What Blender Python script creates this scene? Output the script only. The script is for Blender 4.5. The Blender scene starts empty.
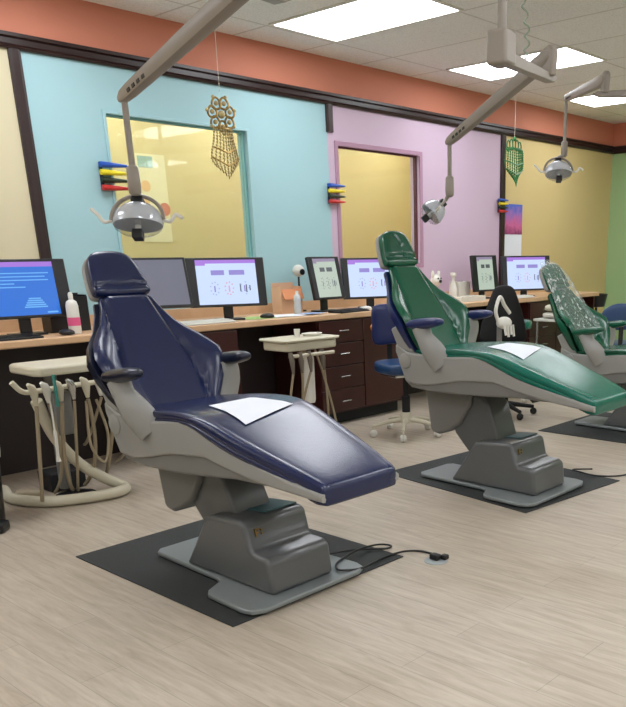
import bpy, math, random
from mathutils import Vector, Matrix, noise
import numpy as np
random.seed(7)
S = bpy.context.scene
C = S.collection
PI = math.pi

# ------------------------------------------------------------------ camera, world, lights, exposure
def cam_setup():
    f, px, py = 801.2567, 427.046, 525.7733
    yaw, pitch, roll = 0.8674, 0.3255, 0.0121
    fw = np.array([math.sin(yaw)*math.cos(pitch), math.cos(yaw)*math.cos(pitch), -math.sin(pitch)])
    rt = np.array([math.cos(yaw), -math.sin(yaw), 0.0]); dn = np.cross(fw, rt)
    c, s = math.cos(roll), math.sin(roll)
    r2 = c*rt+s*dn; d2 = -s*rt+c*dn
    cd = bpy.data.cameras.new('camera'); co = bpy.data.objects.new('camera', cd); C.objects.link(co)
    M = Matrix(((r2[0], -d2[0], -fw[0], 0), (r2[1], -d2[1], -fw[1], 0), (r2[2], -d2[2], -fw[2], 1.35), (0, 0, 0, 1)))
    co.matrix_world = M
    cd.sensor_fit = 'VERTICAL'; cd.sensor_height = 24.0
    cd.lens = f/707*24.0
    cd.shift_x = (313-px)/707; cd.shift_y = (py-353.5)/707
    cd.clip_start = 0.02
    S.camera = co
cam_setup()
w = bpy.data.worlds.new('world'); S.world = w; w.use_nodes = True
w.node_tree.nodes['Background'].inputs[0].default_value = (0.9, 0.95, 1.0, 1)
w.node_tree.nodes['Background'].inputs[1].default_value = 0.25
S.view_settings.view_transform = 'Standard'; S.view_settings.look = 'None'
S.view_settings.exposure = 0.38; S.view_settings.gamma = 1.0; S.view_settings.use_curve_mapping = False
PANEL = 8.5      # strength of the fluorescent ceiling panels
SCREEN = 1.0

# ------------------------------------------------------------------ materials
def lin(c):
    return tuple(((v/255)/12.92 if v/255 <= .04045 else ((v/255+.055)/1.055)**2.4) for v in c)+(1.0,)
MATS = {}
def mat(name, rgb, rough=.6, metal=0, var=.06, scale=6, bump=0, bscale=40, coat=0, emis=None, spec=.5):
    if name in MATS: return MATS[name]
    m = bpy.data.materials.new(name); m.use_nodes = True
    nt = m.node_tree; b = nt.nodes['Principled BSDF']
    b.inputs['Roughness'].default_value = rough; b.inputs['Metallic'].default_value = metal
    b.inputs['Specular IOR Level'].default_value = spec
    if coat: b.inputs['Coat Weight'].default_value = coat; b.inputs['Coat Roughness'].default_value = .15
    tc = nt.nodes.new('ShaderNodeTexCoord'); n = nt.nodes.new('ShaderNodeTexNoise')
    n.inputs['Scale'].default_value = scale; n.inputs['Detail'].default_value = 4
    nt.links.new(tc.outputs['Object'], n.inputs['Vector'])
    mx = nt.nodes.new('ShaderNodeMix'); mx.data_type = 'RGBA'
    c = lin(rgb)
    mx.inputs[6].default_value = tuple(v*(1-var) for v in c[:3])+(1,); mx.inputs[7].default_value = tuple(min(1, v*(1+var)) for v in c[:3])+(1,)
    nt.links.new(n.outputs['Fac'], mx.inputs[0]); nt.links.new(mx.outputs[2], b.inputs['Base Color'])
    if bump:
        n2 = nt.nodes.new('ShaderNodeTexNoise'); n2.inputs['Scale'].default_value = bscale; n2.inputs['Detail'].default_value = 3
        bp = nt.nodes.new('ShaderNodeBump'); bp.inputs['Strength'].default_value = bump; bp.inputs['Distance'].default_value = .01
        nt.links.new(tc.outputs['Object'], n2.inputs['Vector']); nt.links.new(n2.outputs['Fac'], bp.inputs['Height']); nt.links.new(bp.outputs['Normal'], b.inputs['Normal'])
    if emis:
        b.inputs['Emission Color'].default_value = lin(rgb); b.inputs['Emission Strength'].default_value = emis
    MATS[name] = m
    return m
def emit(name, rgb, s):
    if name in MATS: return MATS[name]
    m = bpy.data.materials.new(name); m.use_nodes = True; nt = m.node_tree
    b = nt.nodes['Principled BSDF']; b.inputs['Base Color'].default_value = (.01, .01, .01, 1); b.inputs['Roughness'].default_value = .25
    b.inputs['Emission Color'].default_value = lin(rgb); b.inputs['Emission Strength'].default_value = s
    MATS[name] = m; return m
def glass_mat(name, tint=(235, 240, 235), fac=1.0):
    m = bpy.data.materials.new(name); m.use_nodes = True; nt = m.node_tree; nt.nodes.remove(nt.nodes['Principled BSDF'])
    o = nt.nodes['Material Output']; t = nt.nodes.new('ShaderNodeBsdfTransparent'); g = nt.nodes.new('ShaderNodeBsdfGlossy')
    g.inputs['Roughness'].default_value = .03; t.inputs['Color'].default_value = lin(tint)
    lw = nt.nodes.new('ShaderNodeLayerWeight'); lw.inputs['Blend'].default_value = .5
    pw = nt.nodes.new('ShaderNodeMath'); pw.operation = 'POWER'; pw.inputs[1].default_value = 4.5; nt.links.new(lw.outputs['Facing'], pw.inputs[0])
    ma = nt.nodes.new('ShaderNodeMath'); ma.operation = 'MULTIPLY_ADD'; ma.inputs[1].default_value = .8; ma.inputs[2].default_value = .025; nt.links.new(pw.outputs[0], ma.inputs[0])
    mx = nt.nodes.new('ShaderNodeMixShader'); nt.links.new(ma.outputs[0], mx.inputs[0]); nt.links.new(t.outputs[0], mx.inputs[1]); nt.links.new(g.outputs[0], mx.inputs[2])
    nt.links.new(mx.outputs[0], o.inputs['Surface']); return m
def wrap_mat():
    m = bpy.data.materials.new('clear_plastic_wrap'); m.use_nodes = True; nt = m.node_tree; nt.nodes.remove(nt.nodes['Principled BSDF'])
    o = nt.nodes['Material Output']; t = nt.nodes.new('ShaderNodeBsdfTransparent'); p = nt.nodes.new('ShaderNodeBsdfPrincipled')
    p.inputs['Base Color'].default_value = lin((225, 232, 230)); p.inputs['Roughness'].default_value = .15
    tc = nt.nodes.new('ShaderNodeTexCoord'); mp = nt.nodes.new('ShaderNodeMapping'); mp.inputs['Scale'].default_value = (42, 42, 3.5)
    n = nt.nodes.new('ShaderNodeTexNoise'); n.inputs['Scale'].default_value = 1; n.inputs['Detail'].default_value = 3; n.inputs['Distortion'].default_value = .6
    r = nt.nodes.new('ShaderNodeValToRGB'); r.color_ramp.elements[0].position = .54; r.color_ramp.elements[0].color = (.13, .13, .13, 1); r.color_ramp.elements[1].position = .68; r.color_ramp.elements[1].color = (.75, .75, .75, 1)
    mx = nt.nodes.new('ShaderNodeMixShader')
    nt.links.new(tc.outputs['Object'], mp.inputs[0]); nt.links.new(mp.outputs[0], n.inputs[0]); nt.links.new(n.outputs['Fac'], r.inputs[0]); nt.links.new(r.outputs[0], mx.inputs[0])
    nt.links.new(t.outputs[0], mx.inputs[1]); nt.links.new(p.outputs[0], mx.inputs[2]); nt.links.new(mx.outputs[0], o.inputs['Surface']); return m
def plank_mat(name, c1, c2, width, length, rot, grain=.5, rough=.45, cm=None, mortar=.0015):
    m = bpy.data.materials.new(name); m.use_nodes = True; nt = m.node_tree; b = nt.nodes['Principled BSDF']; L = nt.links.new
    tc = nt.nodes.new('ShaderNodeTexCoord'); mp = nt.nodes.new('ShaderNodeMapping'); mp.inputs['Rotation'].default_value = (0, 0, rot)
    L(tc.outputs['Object'], mp.inputs[0])
    br = nt.nodes.new('ShaderNodeTexBrick'); br.offset = .37; br.inputs['Scale'].default_value = 1
    br.inputs['Brick Width'].default_value = length; br.inputs['Row Height'].default_value = width; br.inputs['Mortar Size'].default_value = mortar
    a, c = lin(c1), lin(c2)
    br.inputs['Color1'].default_value = a; br.inputs['Color2'].default_value = c
    br.inputs['Mortar'].default_value = lin(cm) if cm else tuple(v*.7 for v in a[:3])+(1,)
    L(mp.outputs[0], br.inputs['Vector'])
    mp2 = nt.nodes.new('ShaderNodeMapping'); mp2.inputs['Scale'].default_value = (1.6, 14, 1); L(mp.outputs[0], mp2.inputs[0])
    n = nt.nodes.new('ShaderNodeTexNoise'); n.inputs['Scale'].default_value = 2.2; n.inputs['Detail'].default_value = 8; n.inputs['Roughness'].default_value = .65; n.inputs['Distortion'].default_value = .5
    L(mp2.outputs[0], n.inputs['Vector'])
    r = nt.nodes.new('ShaderNodeValToRGB'); r.color_ramp.elements[0].position = .3; r.color_ramp.elements[1].position = .7
    lo = 1-grain; r.color_ramp.elements[0].color = (lo*.98, lo*.92, lo*.86, 1); r.color_ramp.elements[1].color = (1, 1, 1, 1)
    L(n.outputs['Fac'], r.inputs[0])
    mx = nt.nodes.new('ShaderNodeMix'); mx.data_type = 'RGBA'; mx.blend_type = 'MULTIPLY'; mx.inputs[0].default_value = 1
    L(br.outputs['Color'], mx.inputs[6]); L(r.outputs[0], mx.inputs[7]); L(mx.outputs[2], b.inputs['Base Color'])
    b.inputs['Roughness'].default_value = rough
    return m
def tile_mat():
    m = bpy.data.materials.new('ceiling_tile'); m.use_nodes = True; nt = m.node_tree; b = nt.nodes['Principled BSDF']; L = nt.links.new
    tc = nt.nodes.new('ShaderNodeTexCoord'); mp = nt.nodes.new('ShaderNodeMapping'); mp.inputs['Location'].default_value = (-.298, -.17, 0); L(tc.outputs['Object'], mp.inputs[0])
    br = nt.nodes.new('ShaderNodeTexBrick'); br.offset = 0; br.inputs['Scale'].default_value = 1; br.inputs['Brick Width'].default_value = .672; br.inputs['Row Height'].default_value = 1.24
    br.inputs['Mortar Size'].default_value = .011; br.inputs['Mortar Smooth'].default_value = .3
    br.inputs['Color1'].default_value = lin((244, 243, 240)); br.inputs['Color2'].default_value = lin((242, 241, 238)); br.inputs['Mortar'].default_value = lin((214, 210, 204))
    L(mp.outputs[0], br.inputs['Vector'])
    n = nt.nodes.new('ShaderNodeTexNoise'); n.inputs['Scale'].default_value = 90; n.inputs['Detail'].default_value = 2; L(tc.outputs['Object'], n.inputs['Vector'])
    r = nt.nodes.new('ShaderNodeValToRGB'); r.color_ramp.elements[0].position = .35; r.color_ramp.elements[0].color = (.86, .86, .86, 1); r.color_ramp.elements[1].position = .5; r.color_ramp.elements[1].color = (1, 1, 1, 1)
    L(n.outputs['Fac'], r.inputs[0]); mx = nt.nodes.new('ShaderNodeMix'); mx.data_type = 'RGBA'; mx.blend_type = 'MULTIPLY'; mx.inputs[0].default_value = 1
    L(br.outputs['Color'], mx.inputs[6]); L(r.outputs[0], mx.inputs[7]); L(mx.outputs[2], b.inputs['Base Color']); b.inputs['Roughness'].default_value = .9
    return m
M_floor = plank_mat('vinyl_plank', (196, 185, 168), (189, 177, 160), .152, 1.22, PI/2, grain=.30, rough=.42)
M_wood = plank_mat('light_maple', (218, 181, 143), (214, 176, 138), .9, 4.0, 0, grain=.14, rough=.4, mortar=0)
M_mahog = mat('mahogany_laminate', (62, 27, 24), .35, var=.25, scale=3)
M_dark = mat('dark_trim', (42, 24, 22), .35, var=.15)
M_ceil = tile_mat()
M_orange = mat('orange_paint', (206, 130, 104), .7, var=.03, scale=2)
M_blue = mat('blue_paint', (164, 202, 208), .65, var=.02, scale=2)
M_teal = mat('teal_paint', (126, 182, 186), .5, var=.02)
M_purple = mat('lilac_paint', (206, 182, 202), .65, var=.02, scale=2)
M_purpled = mat('mauve_paint', (176, 136, 160), .5, var=.02)
M_yellow = mat('yellow_paint', (206, 184, 128), .65, var=.03, scale=2)
M_cream = mat('cream_paint', (214, 204, 170), .65, var=.03, scale=2)
M_green = mat('green_paint', (158, 190, 138), .65, var=.02, scale=2)
M_white = mat('white_paint', (215, 212, 204), .7)
M_navy = mat('navy_vinyl', (20, 31, 70), .27, var=.12, scale=5, bump=.05, bscale=60, coat=.15)
M_navydark = mat('dark_navy_plastic', (18, 24, 44), .3, var=.1)
M_bluev = mat('blue_vinyl', (34, 64, 104), .35, var=.1)
M_bluep = mat('royal_blue_plastic', (26, 38, 88), .3, var=.1)
M_grn = mat('green_vinyl', (8, 98, 82), .27, var=.12, scale=5, bump=.05, bscale=60, coat=.15)
M_grnd = mat('dark_green_vinyl', (14, 84, 60), .25, var=.15, scale=5, coat=.2)
M_shell = mat('warm_grey_plastic', (148, 147, 142), .4, var=.04)
M_pan = mat('mid_grey_plastic', (118, 117, 113), .42, var=.04)
M_base = mat('dark_grey_enamel', (90, 92, 92), .3, var=.05, coat=.15)
M_plate = mat('grey_steel_plate', (132, 138, 138), .35, var=.05, metal=.2)
M_mat = mat('black_rubber_mat', (47, 50, 49), .75, var=.2, scale=40, bump=.4, bscale=300)
M_black = mat('black_plastic', (22, 22, 24), .35, var=.1)
M_blackm = mat('matte_black', (18, 18, 19), .7, var=.1)
M_steel = mat('brushed_steel', (190, 190, 188), .25, metal=.9, var=.05)
M_chrome = mat('chrome', (225, 225, 225), .08, metal=1, var=.02)
M_lamp = mat('beige_enamel', (146, 137, 126), .4, var=.04)
M_hose = mat('tan_hose', (158, 144, 118), .5, var=.08)
M_cream2 = mat('cream_plastic', (205, 198, 175), .45, var=.04)
M_offw = mat('off_white_plastic', (222, 220, 210), .4, var=.04)
M_paper = mat('white_paper', (228, 232, 240), .8, var=.02)
M_pgreen = mat('green_paper', (170, 200, 120), .8)
M_pblue = mat('blue_paper', (150, 175, 215), .8)
M_gold = mat('gold_wire', (140, 112, 56), .35, metal=.6, var=.2, scale=30)
M_gem = mat('pale_beads', (170, 152, 100), .3, var=.4, scale=50)
M_emer = mat('green_beads', (30, 110, 50), .35, var=.3, scale=50)
M_glass = glass_mat('window_glass')
M_wrap = wrap_mat()
M_clear = glass_mat('clear_lens', (240, 240, 240))
M_panel = emit('lit_diffuser', (246, 249, 255), PANEL)
M_red = mat('red_plastic', (190, 40, 36), .4)
M_yel = mat('yellow_plastic', (235, 215, 40), .4)
M_blu = mat('blue_plastic', (30, 80, 180), .4)
M_dkg = mat('dark_green_plastic', (30, 45, 25), .4)
M_oran = mat('peach_card', (222, 180, 146), .6)
M_pink = mat('pink_print', (225, 90, 140), .5)
M_refl = mat('glassy_reflector', (214, 219, 226), .12, metal=.15, var=.1, scale=14, coat=.5)
M_refl.node_tree.nodes['Principled BSDF'].inputs['Alpha'].default_value = .55
M_tealp = mat('teal_pad', (70, 105, 108), .4)

# ------------------------------------------------------------------ mesh helpers
class MB:
    def __init__(s): s.v = []; s.f = []; s.mi = []; s.m = 0
    def add(s, vs, fs):
        o = len(s.v); s.v += [tuple(v) for v in vs]; s.f += [tuple(i+o for i in f) for f in fs]; s.mi += [s.m]*len(fs); return s
    def box(s, x0, x1, y0, y1, z0, z1, M=None):
        vs = [Vector((x, y, z)) for z in (z0, z1) for y in (y0, y1) for x in (x0, x1)]
        if M: vs = [M @ v for v in vs]
        return s.add(vs, [(0, 2, 3, 1), (4, 5, 7, 6), (0, 1, 5, 4), (2, 6, 7, 3), (0, 4, 6, 2), (1, 3, 7, 5)])
    def prism(s, pts, a, b, axis='x', M=None):       # polygon extruded along an axis; pts in the two other axes
        n = len(pts)
        def mk(p, t):
            v = Vector((t, p[0], p[1])) if axis == 'x' else (Vector((p[0], t, p[1])) if axis == 'y' else Vector((p[0], p[1], t)))
            return M @ v if M else v
        vs = [mk(p, a) for p in pts]+[mk(p, b) for p in pts]
        fs = [tuple(range(n-1, -1, -1)), tuple(range(n, 2*n))]+[(i, (i+1) % n, (i+1) % n+n, i+n) for i in range(n)]
        return s.add(vs, fs)
    def tube(s, pts, r, n=10, caps=True, sx=1.0):
        pts = [Vector(p) for p in pts]; rs = r if isinstance(r, (list, tuple)) else [r]*len(pts)
        vs = []; up = None
        for i, p in enumerate(pts):
            t = (pts[min(i+1, len(pts)-1)]-pts[max(i-1, 0)]).normalized()
            if up is None: up = Vector((0, 0, 1)) if abs(t.z) < .9 else Vector((0, 1, 0))
            a = t.cross(up).normalized(); b = a.cross(t).normalized(); up = b
            for k in range(n):
                th = 2*PI*k/n; vs.append(p+a*math.cos(th)*rs[i]*sx+b*math.sin(th)*rs[i])
        fs = []
        for i in range(len(pts)-1):
            for k in range(n): fs.append((i*n+k, i*n+(k+1) % n, (i+1)*n+(k+1) % n, (i+1)*n+k))
        if caps: fs.append(tuple(range(n-1, -1, -1))); fs.append(tuple(range((len(pts)-1)*n, len(pts)*n)))
        return s.add(vs, fs)
    def lathe(s, prof, n=24, M=None, c=(0, 0, 0)):    # prof (r,z)
        vs = []
        for r, z in prof:
            for k in range(n):
                th = 2*PI*k/n; v = Vector((r*math.cos(th), r*math.sin(th), z)); v = M @ v if M else v; vs.append(v+Vector(c))
        fs = [(i*n+k, i*n+(k+1) % n, (i+1)*n+(k+1) % n, (i+1)*n+k) for i in range(len(prof)-1) for k in range(n)]
        if prof[0][0] > 0: fs.append(tuple(range(n-1, -1, -1)))
        if prof[-1][0] > 0: fs.append(tuple(range((len(prof)-1)*n, len(prof)*n)))
        return s.add(vs, fs)
    def ball(s, c, r, n=12, sc=(1, 1, 1)):
        prof = [(max(1e-5, math.sin(PI*i/n)*r), -math.cos(PI*i/n)*r) for i in range(n+1)]
        return s.lathe(prof, n*2, Matrix.Diagonal((*sc, 1)), c)
    def loft(s, rings, closed_ends=True):
        n = len(rings[0]); vs = [v for r in rings for v in r]
        fs = [(i*n+k, i*n+(k+1) % n, (i+1)*n+(k+1) % n, (i+1)*n+k) for i in range(len(rings)-1) for k in range(n)]
        if closed_ends: fs.append(tuple(range(n-1, -1, -1))); fs.append(tuple(range((len(rings)-1)*n, len(rings)*n)))
        return s.add(vs, fs)
def spline(pts, n=8):
    P = [Vector(p) for p in pts]; P = [2*P[0]-P[1]]+P+[2*P[-1]-P[-2]]; out = []
    for i in range(1, len(P)-2):
        for k in range(n):
            t = k/n; a, b, c, d = P[i-1], P[i], P[i+1], P[i+2]
            out.append(.5*((2*b)+(c-a)*t+(2*a-5*b+4*c-d)*t*t+(3*b-a-3*c+d)*t**3))
    out.append(P[-2]); return out
def obj(name, mb, m, parent=None, bevel=0, seg=2, smooth=35, sub=0, origin=None):
    me = bpy.data.meshes.new(name)
    vs = mb.v
    loc = Vector((0, 0, 0))
    if parent is None and origin is None and vs:
        A = np.array(vs); loc = Vector(((A[:, 0].min()+A[:, 0].max())/2, (A[:, 1].min()+A[:, 1].max())/2, A[:, 2].min()))
    elif origin is not None: loc = Vector(origin)
    me.from_pydata([tuple(Vector(v)-loc) for v in vs], [], mb.f)
    ms = m if isinstance(m, list) else [m]
    for q in ms: me.materials.append(q)
    if len(ms) > 1: me.polygons.foreach_set('material_index', [min(i, len(ms)-1) for i in mb.mi])
    me.update()
    import bmesh as _b
    bm = _b.new(); bm.from_mesh(me); _b.ops.recalc_face_normals(bm, faces=bm.faces); bm.to_mesh(me); bm.free()
    if smooth:
        me.polygons.foreach_set('use_smooth', [True]*len(me.polygons)); me.set_sharp_from_angle(angle=math.radians(smooth if not sub else 180))
    o = bpy.data.objects.new(name, me); C.objects.link(o); o.location = loc
    if parent: o.parent = parent
    if bevel:
        b = o.modifiers.new('bevel', 'BEVEL'); b.width = bevel; b.segments = seg; b.limit_method = 'ANGLE'; b.angle_limit = math.radians(40); b.harden_normals = False
    if sub:
        b = o.modifiers.new('subsurf', 'SUBSURF'); b.levels = sub; b.render_levels = sub
    return o
def tag(o, label, cat, group=None, kind=None):
    o['label'] = label; o['category'] = cat
    if group: o['group'] = group
    if kind: o['kind'] = kind
    return o
def thing(name, label, cat, loc=(0, 0, 0), rz=0, group=None):
    o = bpy.data.objects.new(name, None); C.objects.link(o); o.location = loc; o.rotation_euler = (0, 0, rz); o.empty_display_size = .1
    return tag(o, label, cat, group)
def struct(name, mb, m, parent=None, **k):
    o = obj(name, mb, m, parent, **k)
    o['kind'] = 'structure'
    return o
def copy_tree(o, parent=None):
    c = o.copy(); C.objects.link(c)
    if parent: c.parent = parent
    for ch in list(o.children): copy_tree(ch, c)
    return c

# ------------------------------------------------------------------ room
X0, X1, Y0, YW, H = -3.0, 10.35, -4.0, 5.52, 2.93
YI = 7.3
struct('floor', MB().box(X0-.1, X1+.1, Y0-.1, YI+.1, -.1, 0), M_floor, origin=(0, 0, 0), smooth=0)
cm = MB().box(X0-.1, X1+.1, Y0-.1, YW+.12, H, H+.06)
struct('ceiling', cm, M_ceil, origin=(0, 0, 0), smooth=0)
T = .12
def wall_open(name, x0, x1, z0, z1, op, m):
    mb = MB()
    if op:
        a, b, c, d = op
        mb.box(x0, a, YW, YW+T, z0, z1); mb.box(b, x1, YW, YW+T, z0, z1); mb.box(a, b, YW, YW+T, z0, c); mb.box(a, b, YW, YW+T, d, z1)
    else: mb.box(x0, x1, YW, YW+T, z0, z1)
    return struct(name, mb, m, smooth=0)
W1 = (3.20, 4.385, 1.27, 2.285); W2 = (5.36, 6.46, 1.27, 2.265)
wall_open('wall_back', X0, 2.65, 0, 2.62, None, M_cream)
wall_open('wall_back', 2.65, 5.25, 0, 2.62, W1, M_blue)
wall_open('wall_back', 5.25, 7.85, 0, 2.62, W2, M_purple)
wall_open('wall_back', 7.85, X1, 0, 2.62, None, M_yellow)
wall_open('wall_back', X0, X1, 2.62, H, None, M_orange)
struct('wall_right', MB().box(X1, X1+.1, Y0, YW+T, 0, 2.62), M_green, smooth=0)
struct('wall_right', MB().box(X1, X1+.1, Y0, YW+T, 2.62, H), M_orange, smooth=0)
struct('wall_left', MB().box(X0-.1, X0, Y0, YW+T, 0, H), M_white, smooth=0)
struct('wall_front', MB().box(X0, X1, Y0-.1, Y0, 0, H), M_white, smooth=0)
# adjoining room seen through the two windows
struct('wall_adjoining', MB().box(2.2, 8.6, YI, YI+.1, 0, 2.9), M_yellow, smooth=0)
struct('wall_adjoining', MB().box(2.1, 2.2, YW+T, YI, 0, 2.9), M_yellow, smooth=0)
struct('wall_adjoining', MB().box(8.6, 8.7, YW+T, YI, 0, 2.9), M_yellow, smooth=0)
struct('ceiling_adjoining', MB().box(2.1, 8.7, YW+T, YI+.1, 2.9, 2.96), M_white, smooth=0)
# dark moulding: profiled rail under the orange band, posts between the colours
rail = [(YW, 2.572), (YW-.022, 2.572), (YW-.03, 2.585), (YW-.018, 2.6), (YW-.018, 2.63), (YW-.034, 2.64), (YW-.034, 2.66), (YW, 2.665)]
struct('trim_1', MB().prism(rail, X0, X1, 'x'), M_dark, smooth=0)
rr = [(X1, 2.572), (X1-.022, 2.572), (X1-.03, 2.585), (X1-.018, 2.6), (X1-.018, 2.63), (X1-.034, 2.64), (X1-.034, 2.66), (X1, 2.665)]
struct('trim_2', MB().prism(rr, Y0, YW, 'y'), M_dark, smooth=0)
def post(n, x, z0, wdt=.075):
    mb = MB(); mb.prism([(x-wdt/2, YW), (x-wdt/2, YW-.016), (x-wdt/4, YW-.024), (x+wdt/4, YW-.024), (x+wdt/2, YW-.016), (x+wdt/2, YW)], z0, 2.575, 'z')
    struct('trim_%d' % n, mb, M_dark, smooth=0)
post(3, 2.645, .9); post(4, 5.275, 2.36); post(5, 7.86, .9, .085)
def window(n, op, m, md):
    a, b, c, d = op
    root = struct('window_%d' % n, MB().box(a, b, YW+.05, YW+.056, c, d), M_glass, smooth=0)
    fr = MB(); t = .035 if n == 2 else .018
    for (x0, x1, z0, z1) in ((a-t, a+.004, c-t, d+t), (b-.004, b+t, c-t, d+t), (a, b, c-t, c+.004), (a, b, d-.004, d+t)):
        fr.box(x0, x1, YW-.012, YW+.004, z0, z1)
    f = obj('window_frame', fr, m, bevel=.003); f.parent = root; f.matrix_parent_inverse = Matrix.Translation(-root.location)
    st = MB(); s = .014
    for (x0, x1, z0, z1) in ((a, a+s, c, d), (b-s, b, c, d), (a+s, b-s, c, c+s), (a+s, b-s, d-s, d)):
        st.box(x0, x1, YW+.035, YW+.07, z0, z1)
    g = obj('window_stop', st, md); g.parent = root; g.matrix_parent_inverse = Matrix.Translation(-root.location)
window(1, W1, M_blue, M_teal)
window(2, W2, M_purpled, mat('maroon_paint', (96, 50, 62), .5))
struct('baseboard_right', MB().box(X1-.012, X1, Y0, YW, 0, .1), M_dark, smooth=0)

# ------------------------------------------------------------------ ceiling panels
LX = [4.635, 6.65, 8.66]
def ceiling_panel(x, y, label, z=H, group='fluorescent ceiling panels'):
    t = thing('ceiling_light', label, 'ceiling light', (x, y, z), 0, group)
    fr = MB()
    for (x0, x1, y0, y1) in ((-.335, -.312, -.62, .62), (.312, .335, -.62, .62), (-.312, .312, -.62, -.6), (-.312, .312, .6, .62)):
        fr.box(x0, x1, y0, y1, -.012, -.001)
    obj('frame', fr, M_offw, t, smooth=0)
    obj('diffuser', MB().box(-.312, .312, -.6, .6, -.008, -.002), M_panel, t, smooth=0)
    return t
seen = ['large lit ceiling panel nearest the camera, above the blue wall', 'lit ceiling panel partly hidden behind the second overhead lamp arm', 'small far lit ceiling panel behind the third lamp arm']
for i, x in enumerate(LX): ceiling_panel(x, 4.45, seen[i])
for x in (2.62, .6, -1.4): ceiling_panel(x, 4.45, 'lit ceiling panel out of the frame over the back counter')
for y in (1.0, -2.3):
    for x in (-1.4, .6, 2.62, 4.635, 6.65, 8.66): ceiling_panel(x, y, 'lit ceiling panel out of the frame over the open floor')
for x in (3.0, 4.2, 5.4, 6.6, 7.8): ceiling_panel(x, 6.55, 'unseen ceiling panel added to light the room beyond the windows', 2.9)  # unseen panels, added to brighten the adjoining room

# ------------------------------------------------------------------ counter and cabinets
CT = .91
ct = thing('counter', 'long light wood counter running along the back wall under the monitors', 'counter', (3.0, 5.2, 0))
def lc(mb, o): return mb
def W(root, mb):
    l = root.location; mb.v = [(v[0]-l.x, v[1]-l.y, v[2]-l.z) for v in mb.v]; return mb
obj('worktop', W(ct, MB().box(X0+.02, 9.0, 4.87, YW-.02, CT-.045, CT)), M_wood, ct, bevel=.008)
obj('backsplash', W(ct, MB().box(X0+.02, 9.0, YW-.02, YW-.001, CT-.045, CT+.075)), M_wood, ct, bevel=.003)
obj('back_panel', W(ct, MB().box(X0+.02, 8.95, 5.46, 5.48, .0, CT-.045)), mat('shaded_mahogany_panel', (34, 22, 20), .5), ct)  # mahogany panel coloured near black for the shade under the counter
obj('end_panel', W(ct, MB().box(8.95, 8.98, 4.92, 5.5, 0, CT-.045)), M_mahog, ct)
def handle(x, z, root, par, w_=.1):
    mb = MB().tube([(x-w_/2, 4.875, z), (x-w_/2, 4.852, z), (x+w_/2, 4.852, z), (x+w_/2, 4.875, z)], .0055, 8)
    obj('handle', W(root, mb), M_steel, par)
def cabinet(x0, x1, label, cols):
    t = thing('base_cabinet', label, 'cabinet', ((x0+x1)/2, 5.15, 0))
    obj('body', W(t, MB().box(x0, x1, 4.9, 5.45, .1, CT-.047)), M_mahog, t, smooth=0)
    obj('toe_kick', W(t, MB().box(x0+.01, x1-.01, 4.96, 5.45, 0, .1)), M_blackm, t, smooth=0)
    for (a, b, kind) in cols:
        if kind == 'drawers':
            zs = [.115, .3, .49, .675, .855]
            for i in range(4):
                d = obj('drawer', W(t, MB().box(a+.005, b-.005, 4.878, 4.9, zs[i]+.004, zs[i+1]-.004)), M_mahog, t, bevel=.003)
                handle((a+b)/2, [.2, .405, .59, .775][i], t, d)
        else:
            d = obj('door', W(t, MB().box(a+.005, b-.005, 4.878, 4.9, .119, .851)), M_mahog, t, bevel=.003)
            kb = MB().lathe([(.001, 0), (.02, .002), (.028, .012), (.024, .022), (.001, .026)], 16, Matrix.Rotation(PI/2, 4, 'X'), (a+.1, 4.878, .775))
            obj('knob', W(t, kb), mat('wooden_knob', (190, 120, 60), .4), d)
    return t
cabinet(2.95, 3.66, 'dark mahogany drawer cabinet behind the blue dental chair backrest', [(2.95, 3.66, 'drawers')])
cabinet(4.45, 5.46, 'dark mahogany cabinet with four steel handled drawers beside the swivel stool', [(4.45, 4.95, 'drawers'), (4.95, 5.46, 'door')])
cabinet(7.5, 8.6, 'dark mahogany cabinet under the far end of the counter', [(7.5, 8.05, 'drawers'), (8.05, 8.6, 'door')])

# ------------------------------------------------------------------ dental chairs
def interp(y, ks, vs): return float(np.interp(y, ks, vs))
def rring(cx, hw, z0, z1, y, r=.03, n=5, M=None):       # rounded rectangle ring in XZ at depth y
    r = min(r, (z1-z0)/2*.98, hw*.9); out = []
    for (sx, sz, a0) in ((1, -1, -PI/2), (1, 1, 0), (-1, 1, PI/2), (-1, -1, PI)):
        for k in range(n+1):
            th = a0+PI/2*k/n
            out.append(Vector((cx+sx*(hw-r)+r*math.cos(th), y, (z1-r if sz > 0 else z0+r)+r*math.sin(th))))
    return out
def pillow(mb, outline, M, front, back=None, p=2.6, rings=(1, .985, .95, .88, .75, .5, .25), dent=None):
    """cushion: outline points (u,v) about its centre, domed on both faces; M maps (u,v,n) to space"""
    back = front if back is None else back
    R = []
    cu = sum(q[0] for q in outline)/len(outline); cv = sum(q[1] for q in outline)/len(outline)
    def ring(s, sign, th):
        n = th*(max(0, 1-s**p))**(1/p)*sign
        out = []
        for q in outline:
            u, v = cu+(q[0]-cu)*s, cv+(q[1]-cv)*s
            nn = n+(dent(u, v) if dent and sign > 0 else 0)
            out.append(M @ Vector((u, v, nn)))
        return out
    for s in reversed(rings[1:]): R.append(ring(s, -1, back))
    R.append(ring(1, 1, 0))
    for s in rings[1:]: R.append(ring(s, 1, front))
    mb.loft(R)
    return mb
def smooth_outline(pts, n=6):
    P = [Vector((p[0], p[1], 0)) for p in pts]; N = len(P); out = []
    for i in range(N):
        a, b, c, d = P[i-1], P[i], P[(i+1) % N], P[(i+2) % N]
        for k in range(n):
            t = k/n; q = .5*((2*b)+(c-a)*t+(2*a-5*b+4*c-d)*t*t+(3*b-a-3*c+d)*t**3); out.append((q.x, q.y))
    return out

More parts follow.
